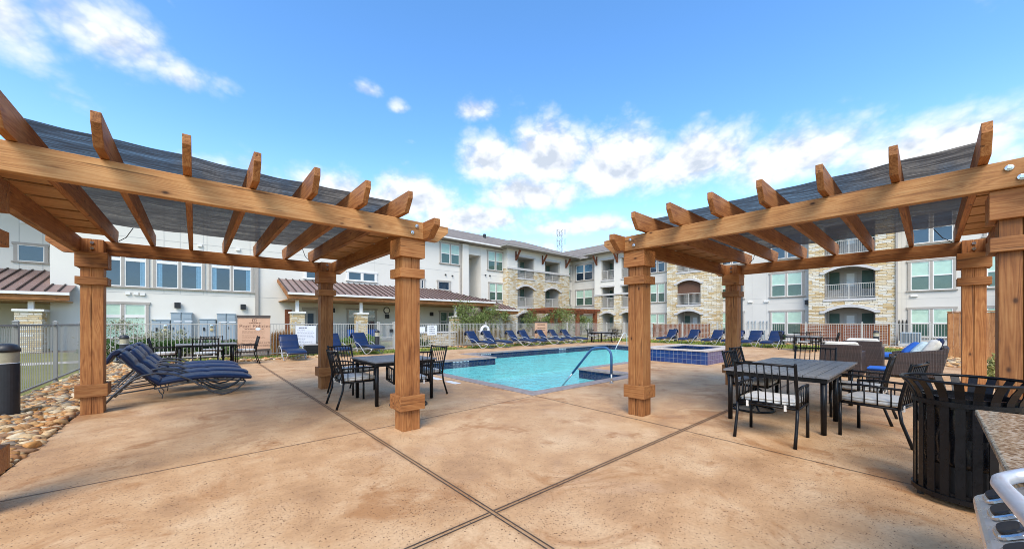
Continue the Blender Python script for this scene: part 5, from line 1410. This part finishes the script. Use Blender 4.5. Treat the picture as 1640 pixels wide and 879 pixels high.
# ---- wicker lounge group
def wicker_seat(label, name, x0, x1, y0, y1, back, h=.86, arm=.62, cush=CREAMP):
    """back: side that carries the backrest, '-x' or '-y'"""
    t = thing(name, label, 'sofa' if name == 'wicker_sofa' else 'armchair', ((x0 + x1) / 2, (y0 + y1) / 2, 0)); th = .13
    b = MB()
    if back == '-x':
        b.quadbox([(x0 + .06, y0, .05), (x0 + .06 + th, y0, .05), (x0 + .06 + th, y1, .05), (x0 + .06, y1, .05), (x0, y0, h), (x0 + th * .7, y0, h), (x0 + th * .7, y1, h), (x0, y1, h)]); b.build('backrest', WICK, t, bevel=.02)
        for a, c_ in ((y0, y0 + th), (y1 - th, y1)):
            m_ = MB(); m_.box(x0 + .2, x1, a + .002, c_ - .002, .05, arm); m_.build('armrest', WICK, t, bevel=.02)
        m_ = MB(); m_.box(x0 + .2, x1 - .03, y0 + th, y1 - th, .08, .30); m_.build('seat_base', WICK, t)
        m_ = MB(); m_.rbox(x0 + .22, x1 - .02, y0 + th + .01, y1 - th - .01, .305, .44, .03); m_.build('seat_cushion', cush, t, bevel=.02)
        n_ = 2 if y1 - y0 > 1.2 else 1
        for k in range(n_):
            ya = y0 + .06 + (y1 - y0 - .12) * k / n_; yb = y0 + .06 + (y1 - y0 - .12) * (k + 1) / n_
            m_ = MB(); m_.rbox(x0 + .10, x0 + .32, ya + .01, yb - .01, .445, h + .07, .05); m_.build('back_cushion', cush, t, bevel=.03)
    else:
        b.quadbox([(x0, y0 + .08, .05), (x1, y0 + .08, .05), (x1, y0 + .08 + th, .05), (x0, y0 + .08 + th, .05), (x0, y0 - .06, h), (x1, y0 - .06, h), (x1, y0 - .06 + th * .7, h), (x0, y0 - .06 + th * .7, h)]); b.build('backrest', WICK, t, bevel=.02)
        for a, c_ in ((x0, x0 + th), (x1 - th, x1)):
            m_ = MB(); m_.quadbox([(a + .002, y0 + .1, .05), (c_ - .002, y0 + .1, .05), (c_ - .002, y1, .05), (a + .002, y1, .05), (a + .002, y0 - .0, h - .04), (c_ - .002, y0 - .0, h - .04), (c_ - .002, y1, arm), (a + .002, y1, arm)]); m_.build('armrest', WICK, t, bevel=.02)
        m_ = MB(); m_.box(x0 + th, x1 - th, y0 + .2, y1 - .03, .08, .30); m_.build('seat_base', WICK, t)
        m_ = MB(); m_.rbox(x0 + th + .01, x1 - th - .01, y0 + .2, y1 - .02, .305, .44, .03); m_.build('seat_cushion', cush, t, bevel=.02)
    for (x, y) in ((x0 + .1, y0 + .12), (x1 - .06, y0 + .12), (x0 + .1, y1 - .06), (x1 - .06, y1 - .06)):
        m_ = MB(); m_.box(x - .03, x + .03, y - .03, y + .03, 0, .049); m_.build('foot', BLACKP, t)
    return t
wicker_seat('brown wicker sofa with cream cushions, its back turned to us', 'wicker_sofa', 12.6, 13.5, 1.12, 1.93, '-x', .84, .66)
wicker_seat('brown wicker armchair beyond the wicker sofa, only its arm showing', 'wicker_armchair', 14.6, 15.5, .88, 1.72, '-x', .88, .70)
wicker_seat('brown wicker armchair with blue, aqua and cream pillows', 'wicker_armchair', 13.6, 14.9, -.26, .70, '-y', .80, .60)
def pillow(label, cx, cy, cz, w_, th, mt, rz, tilt):
    mb = MB(); N = 12
    for i in range(N + 1):
        for j in range(N + 1):
            u, v = i / N * 2 - 1, j / N * 2 - 1; e = (1 - u ** 4) * (1 - v ** 4); k = 1 - .08 * (1 - abs(u) ** 2) * abs(v) ** 3 - .08 * (1 - abs(v) ** 2) * abs(u) ** 3
            mb.v.append((u * w_ / 2 * k, th / 2 * e ** .5, v * w_ / 2 * k))
    o = len(mb.v); mb.v += [(x, -y, z) for x, y, z in mb.v]
    for i in range(N):
        for j in range(N):
            a = i * (N + 1) + j; mb.f.append((a, a + 1, a + N + 2, a + N + 1)); mb.f.append((o + a, o + a + N + 1, o + a + N + 2, o + a + 1))
    mb.xf(Matrix.Translation((cx, cy, cz)) @ Matrix.Rotation(rz, 4, 'Z') @ Matrix.Rotation(tilt, 4, 'X'))
    o = mb.build('pillow', mt, None, smooth=True); return tag(o, label, 'pillow')
pillow('bright blue pillow leaning in the wicker armchair', 14.35, .32, .72, .46, .18, BLUEP, .15, .75)
pillow('pale aqua patterned pillow between the blue and cream pillows', 14.1, .17, .72, .48, .20, PALEP, .1, .65)
pillow('plump cream pillow on the right of the wicker armchair', 14.0, -.02, .75, .52, .24, CREAMP, .05, .5)
pillow('dark navy pillow behind the cream pillow', 14.3, -.12, .82, .42, .16, NAVY, .1, .4)
ot = thing('ottoman', 'low dark stool with a bright blue cushion beside the sofa back', 'stool', (12.0, .80, 0))
mb = MB(); mb.box(11.82, 12.18, .62, .98, .06, .30); mb.build('stool_base', WICK, ot, bevel=.02)
mb = MB(); mb.rbox(11.83, 12.17, .63, .97, .303, .39, .035); mb.build('seat_cushion', BLUEP, ot, bevel=.02)
for x in (11.86, 12.14):
    for y in (.66, .94): mb = MB(); mb.box(x - .02, x + .02, y - .02, y + .02, 0, .058); mb.build('leg', BLACKP, ot)
bn = thing('bench', 'low bench with a long blue cushion beyond the wicker armchair', 'bench', (16.4, .72, 0))
mb = MB(); mb.rbox(15.9, 16.9, .3, 1.1, .34, .46, .03); mb.build('seat_cushion', BLUEP, bn)
mb = MB(); mb.box(15.92, 16.88, .32, 1.08, .28, .338); mb.build('seat_base', BLACKP, bn)
for x in (15.97, 16.83):
    for y in (.37, 1.03): mb = MB(); mb.tube([(x, y, 0), (x, y, .28)], .02, 6); mb.build('leg', BLACKP, bn)

# blue chairs on the far porch, seen through the fence
for px, lab in ((565, 'small bright blue porch chair left of the middle stone column'), (588.5, 'small bright blue porch chair just right of the middle stone column'), (601, 'small bright blue porch chair nearest the gate under the bronze roof')):
    x = FY(px, 27.6); t = thing('porch_chair', lab, 'chair', (x, 27.6, 0), 'blue chairs on the clubhouse porch')
    mb = MB(); mb.quadbox([(x - .27, 27.83, .45), (x + .27, 27.83, .45), (x + .27, 27.87, .45), (x - .27, 27.87, .45), (x - .27, 27.93, .92), (x + .27, 27.93, .92), (x + .27, 27.97, .92), (x - .27, 27.97, .92)]); mb.build('backrest', BLUEP, t)
    mb = MB(); mb.rbox(x - .27, x + .27, 27.35, 27.85, .40, .46, .015); mb.build('seat', BLUEP, t)
    for xx in (-.24, .24):
        for yy in (27.38, 27.82): mb = MB(); mb.tube([(x + xx, yy, -.04), (x + xx, yy, .40)], .018, 6); mb.build('leg', BLACKP, t)
# air conditioners by the right facade
for (px, lab) in ((1213, 'grey air conditioner unit below the bent vent pipes left of the wide window'), (1458.5, 'grey air conditioner unit near the cedar privacy fence')):
    X = 34.6; y = FX(px, X); t = thing('air_conditioner', lab, 'air conditioner', (X, y, 0), 'air conditioner units')
    mb = MB(); mb.box(X - .45, X + .45, y - .45, y + .45, .08, .80); mb.build('casing', GREYBOX, t, bevel=.03)
    mb = MB()
    for k in range(14): yy = y - .41 + k * .0585; mb.box(X - .462, X - .452, yy, yy + .035, .14, .74)
    mb.build('grille', GREYDK, t)
    mb = MB(); mb.box(X - .5, X + .5, y - .5, y + .5, -.05, .075); mb.build('pad', REVEAL, t)

# ================================================================== SPA AND HANDRAILS
sp = thing('spa', 'raised square spa clad in navy blue tiles', 'hot tub', (14.45, 6.0, 0))
sx, sX, sy, sY = 12.78, 16.15, 4.83, 7.25
mb = MB()
th = .38
mb.box(sx, sx + .05, sy, sY, 0, .435)
mb.build('tiled_side', TILE, sp)
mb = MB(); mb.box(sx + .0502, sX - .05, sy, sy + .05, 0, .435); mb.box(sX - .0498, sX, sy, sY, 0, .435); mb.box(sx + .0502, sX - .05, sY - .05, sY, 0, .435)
mb.build('tiled_side', navy_tile('lit_navy_tile', (.062, .062, .15), (.10, .095, .21), (.24, .24, .29), .155), sp)  # paler violet copy of the navy tile: side light put into the colour
mb = MB()
for a, b, c_, d_ in ((sx - .03, sx + th, sy - .03, sY + .03), (sX - th, sX + .03, sy - .03, sY + .03), (sx + th + .0005, sX - th - .0005, sy - .03, sy + th), (sx + th + .0005, sX - th - .0005, sY - th, sY + .03)): mb.box(a, b, c_, d_, .437, .475)
mb.build('spa_coping', simple('pale_spa_coping', (.50, .43, .37), .8, var=.2, vscale=8, bstr=.3), sp)
mb = MB(); a, b, c_, d_ = sx + th + .02, sX - th - .02, sy + th + .02, sY - th - .02
for P0, P1 in (((a, c_), (b, c_)), ((b, c_), (b, d_)), ((b, d_), (a, d_)), ((a, d_), (a, c_))): mb.quad((*P0, -.4), (*P1, -.4), (*P1, .437), (*P0, .437))
mb.quad((a, c_, -.4), (b, c_, -.4), (b, d_, -.4), (a, d_, -.4)); mb.build('spa_basin', TILES, sp, recalc=False)
mb = MB(); mb.quad((a, c_, .36), (b, c_, .36), (b, d_, .36), (a, d_, .36)); mb.build('spa_water', WATER, sp, recalc=False)
BLUERAIL = simple('blue_rail_sleeve', (.045, .125, .27), .45, .1, var=.12, vscale=10)
hr = thing('handrail', 'blue sleeved steel handrail rising from the near pool steps', 'handrail', (7.30, 4.86, 0))
px_ = 7.30
pts = [(px_, 4.86, .22), (px_, 4.86, .62)] + [(px_, 4.86 + .20 - .20 * math.cos(a), .62 + .20 * math.sin(a)) for a in (.4, .8, 1.2, 1.57)] + [(px_, 5.30, .80), (px_, 5.42, .755), (px_, 5.52, .66), (px_, 6.02, .11)]
mb = MB(); mb.tube(pts, .029, 12); mb.build('blue_sleeve', BLUERAIL, hr, smooth=True)
mb = MB(); mb.tube([(px_, 4.86, .0), (px_, 4.86, .23)], .021, 10); mb.tube([(px_, 6.01, .12), (px_, 6.30, -.20), (px_, 6.45, -.36)], .021, 10); mb.build('steel_tube', CHROME, hr, smooth=True)
mb = MB(); mb.lathe([(.05, .001), (.05, .012), (.025, .02)], (px_, 4.86), 16); mb.build('floor_flange', CHROME, hr)
hr2 = thing('handrail', 'pale steel handrail at the far end of the pool beside the cedar post', 'handrail', (20.3, 12.0, 0))
xh = 20.2; yh = FX(1004, 20.2)
mb = MB(); mb.tube([(xh, yh, 0), (xh, yh, .6), (xh - .12, yh, .78), (xh - .30, yh, .80), (xh - .45, yh, .7), (xh - 1.35, yh, -.25)], .022, 8); mb.build('steel_tube', STEELW, hr2, smooth=True)

# ================================================================== TRASH CAN, COUNTER, GRILL
tx, ty = 4.58, -.19
tcn = thing('trash_can', 'black steel slatted trash can with a flared rim beside the counter', 'trash can', (tx, ty, 0))
NBAR = 22; rb = .275
for k in range(NBAR):
    a = 2 * math.pi * (k + .5) / NBAR; ca, sa = math.cos(a), math.sin(a); wv = .0245; mb = MB()
    prof = [(rb, .075), (rb, .45), (rb, .78), (rb + .008, .83), (rb + .035, .89), (rb + .075, .945)]
    for r_, z in prof:
        for w2, dr in ((-wv, 0), (wv, 0), (wv, .008), (-wv, .008)): mb.v.append((tx + ca * (r_ + dr) - sa * w2, ty + sa * (r_ + dr) + ca * w2, z))
    for i in range(len(prof) - 1):
        for j in range(4): l = (j + 1) % 4; mb.f.append((i * 4 + j, i * 4 + l, (i + 1) * 4 + l, (i + 1) * 4 + j))
    mb.f.append((3, 2, 1, 0)); e = (len(prof) - 1) * 4; mb.f.append((e, e + 1, e + 2, e + 3))
    mb.build('slat', BLACK, tcn)
def ring(r_, z, t_, n_=40): return [(tx + r_ * math.cos(2 * math.pi * k / n_), ty + r_ * math.sin(2 * math.pi * k / n_), z) for k in range(n_)]
mb = MB(); mb.tube(ring(rb + .078, .952, 0), .012, 8, True); mb.build('rim', BLACK, tcn, smooth=True)
def band(name, r0, r1, z0, z1):
    mb = MB(); mb.lathe([(r0, z0), (r1, z0), (r1, z1), (r0, z1), (r0, z0)], (tx, ty), 40, False); mb.build(name, BLACK, tcn)
band('upper_band', rb - .012, rb - .0015, .745, .80); band('upper_band', rb + .010, rb + .018, .765, .80); band('lower_band', rb - .012, rb - .0015, .06, .11); band('foot_band', rb + .010, rb + .02, .05, .085); band('inner_rim', .235, rb - .013, .80, .83)
BAG = simple('bin_bag', (.012, .012, .014), .22, var=.3)
mb = MB(); N = 48
for j in range(14):
    z = .30 + .50 * j / 13
    for k in range(N):
        a = 2 * math.pi * k / N; d_ = .016 * mnoise.noise(Vector((math.cos(a) * 5, math.sin(a) * 5, z * 7))); mb.v.append((tx + (.225 + d_) * math.cos(a), ty + (.225 + d_) * math.sin(a), z))
for j in range(13):
    for k in range(N): l = (k + 1) % N; mb.f.append((j * N + k, j * N + l, (j + 1) * N + l, (j + 1) * N + k))
mb.f.append(tuple(range(N))[::-1]); mb.build('bin_bag', BAG, tcn, smooth=True)
mb = MB(); mb.lathe([(.21, .05), (.222, .05), (.222, .52), (.21, .52)], (tx, ty), 32, True); mb.build('liner', BLACKP, tcn)
for k in range(4):
    a = k * math.pi / 2 + .3; mb = MB(); mb.lathe([(.02, 0), (.02, .052)], (tx + .25 * math.cos(a), ty + .25 * math.sin(a)), 8); mb.build('foot', BLACKP, tcn)

ct = thing('outdoor_counter', 'stone outdoor kitchen counter with a granite top at the right edge', 'counter', (2.2, -.9, 0))
mb = MB(); mb.box(1.99, 3.20, -1.05, -.24, 0, .872); mb.box(.55, 1.985, -1.05, -.30, 0, .60); mb.build('stone_base', STONE, ct)
mb = MB(); mb.rbox(1.985, 3.28, -1.10, -.165, .885, .92, .006); mb.build('granite_top', GRAN, ct, bevel=.003)
mb = MB(); mb.box(1.99, 3.24, -1.06, -.20, .873, .884); mb.build('subtop', GREYDK, ct)
gr = thing('gas_grill', 'stainless steel built-in grill with black knobs and a curved handle', 'grill', (1.35, -.6, 0))
mb = MB(); mb.box(.62, 1.98, -1.0, -.305, .602, .90); mb.build('grill_body', STEEL, gr, bevel=.01)
pn = MB(); x0, x1 = .75, 1.93
pn.prism([(x0, -.304, .64), (x0, -.15, .64), (x0, -.095, .80), (x0, -.092, .835), (x0, -.20, .905), (x0, -.304, .915)], (x1 - x0, 0, 0)); pn.build('control_panel', STEEL, gr, bevel=.012)
nrm = Vector((0, .545, .838)).normalized()
tdir = Vector((0, .838, -.545))
for xk in (1.845, 1.705, 1.565, 1.425, 1.285):
    c0 = Vector((xk, -.140, .8695))
    for nm, mt, hw_, hd_, h0, h1 in (('knob_bezel', CHROME, .045, .034, .0, .010), ('knob', BLACKP, .034, .0235, .0105, .017)):
        mb = MB(); N = 24
        for h in (h0, h1 - .003, h1):
            sc_ = 1 if h < h1 else .9
            for k in range(N):
                a = 2 * math.pi * k / N; cu, su = math.copysign(abs(math.cos(a)) ** .6, math.cos(a)) * hw_ * sc_, math.copysign(abs(math.sin(a)) ** .6, math.sin(a)) * hd_ * sc_
                mb.v.append(tuple(c0 + Vector((cu, 0, 0)) + tdir * su + nrm * h))
        for i in range(2):
            for k in range(N): l = (k + 1) % N; mb.f.append((i * N + k, i * N + l, (i + 1) * N + l, (i + 1) * N + k))
        mb.f.append(tuple(2 * N + k for k in range(N))); mb.f.append(tuple(range(N))[::-1]); mb.build(nm, mt, gr, smooth=False)
hp = [(1.02, -.135, 1.045), (1.31, -.133, 1.005), (1.55, -.132, .968), (1.74, -.133, .938), (1.82, -.140, .930), (1.865, -.160, .932), (1.885, -.19, .945), (1.89, -.235, .965), (1.89, -.32, .99)]
hc = []
for i in range(len(hp) - 1):
    for f in (0, .5): hc.append(tuple(Vector(hp[i]).lerp(Vector(hp[i + 1]), f)))
hc.append(hp[-1]); mb = MB(); mb.tube(hc, .0185, 14); mb.build('handle', STEELW, gr, smooth=True)
ld = MB(); ld.prism([(.66, -.99, .905), (.66, -.31, .905), (.66, -.30, .98), (.66, -.36, 1.12), (.66, -.55, 1.22), (.66, -.85, 1.24), (.66, -.99, 1.18)], (1.26, 0, 0)); ld.build('grill_lid', STEEL, gr, bevel=.01)

# ================================================================== DISTANT PERGOLA, TOWER
dp = thing('timber_pergola', 'red-brown timber pergola far off in front of the stone apartments', 'pergola', (31, 25, 0))
Yp = 25.6; xa, xb = FY(876, Yp), FY(984, Yp)
for x in (FY(884, Yp), FY(925, Yp), FY(953, Yp), FY(978.5, Yp)):
    for y in (Yp, Yp + 2.6):
        mb = MB(); mb.box(x - .17, x + .17, y - .17, y + .17, -.05, 2.45); mb.build('post', REDWD, dp)
for y in (Yp - .05, Yp + 2.65): mb = MB(); mb.box(xa, xb, y - .09, y + .09, 2.452, 2.75); mb.build('beam', REDWD, dp)
x = xa + .2
while x < xb - .1: mb = MB(); mb.box(x - .04, x + .04, Yp - .6, Yp + 3.1, 2.753, 2.95); mb.build('rafter', REDWD, dp); x += .62
tw = thing('radio_tower', 'grey lattice radio tower far behind the apartment roofs', 'radio tower', (113.6, 99.9, 0))
cx_, cy_ = 113.6, 99.9; GREYT = simple('galvanised_lattice', (.36, .37, .39), .6, .2)
def corner(k, z): rr_ = 1.55 - .004 * z; a = k * 2 * math.pi / 3 + .4; return (cx_ + rr_ * math.cos(a), cy_ + rr_ * math.sin(a), z)
mb = MB()
for k in range(3): mb.tube([corner(k, -1), corner(k, 39.6)], .11, 5)
z = 0
while z < 38:
    for k in range(3): mb.tube([corner(k, z), corner((k + 1) % 3, z + 2.2)], .055, 4); mb.tube([corner(k, z + 2.2), corner((k + 1) % 3, z + 2.2)], .05, 4)
    z += 2.2
mb.build('lattice_mast', GREYT, tw)
for k in range(3):
    for zz, hh in ((33.5, 2.4), (37.5, 2.2), (29.5, 1.6)):
        a = k * 2 * math.pi / 3 + .9; x, y = cx_ + 1.9 * math.cos(a), cy_ + 1.9 * math.sin(a)
        mb = MB(); mb.box(x - .13, x + .13, y - .13, y + .13, zz, zz + hh); mb.build('antenna', GREYT, tw)
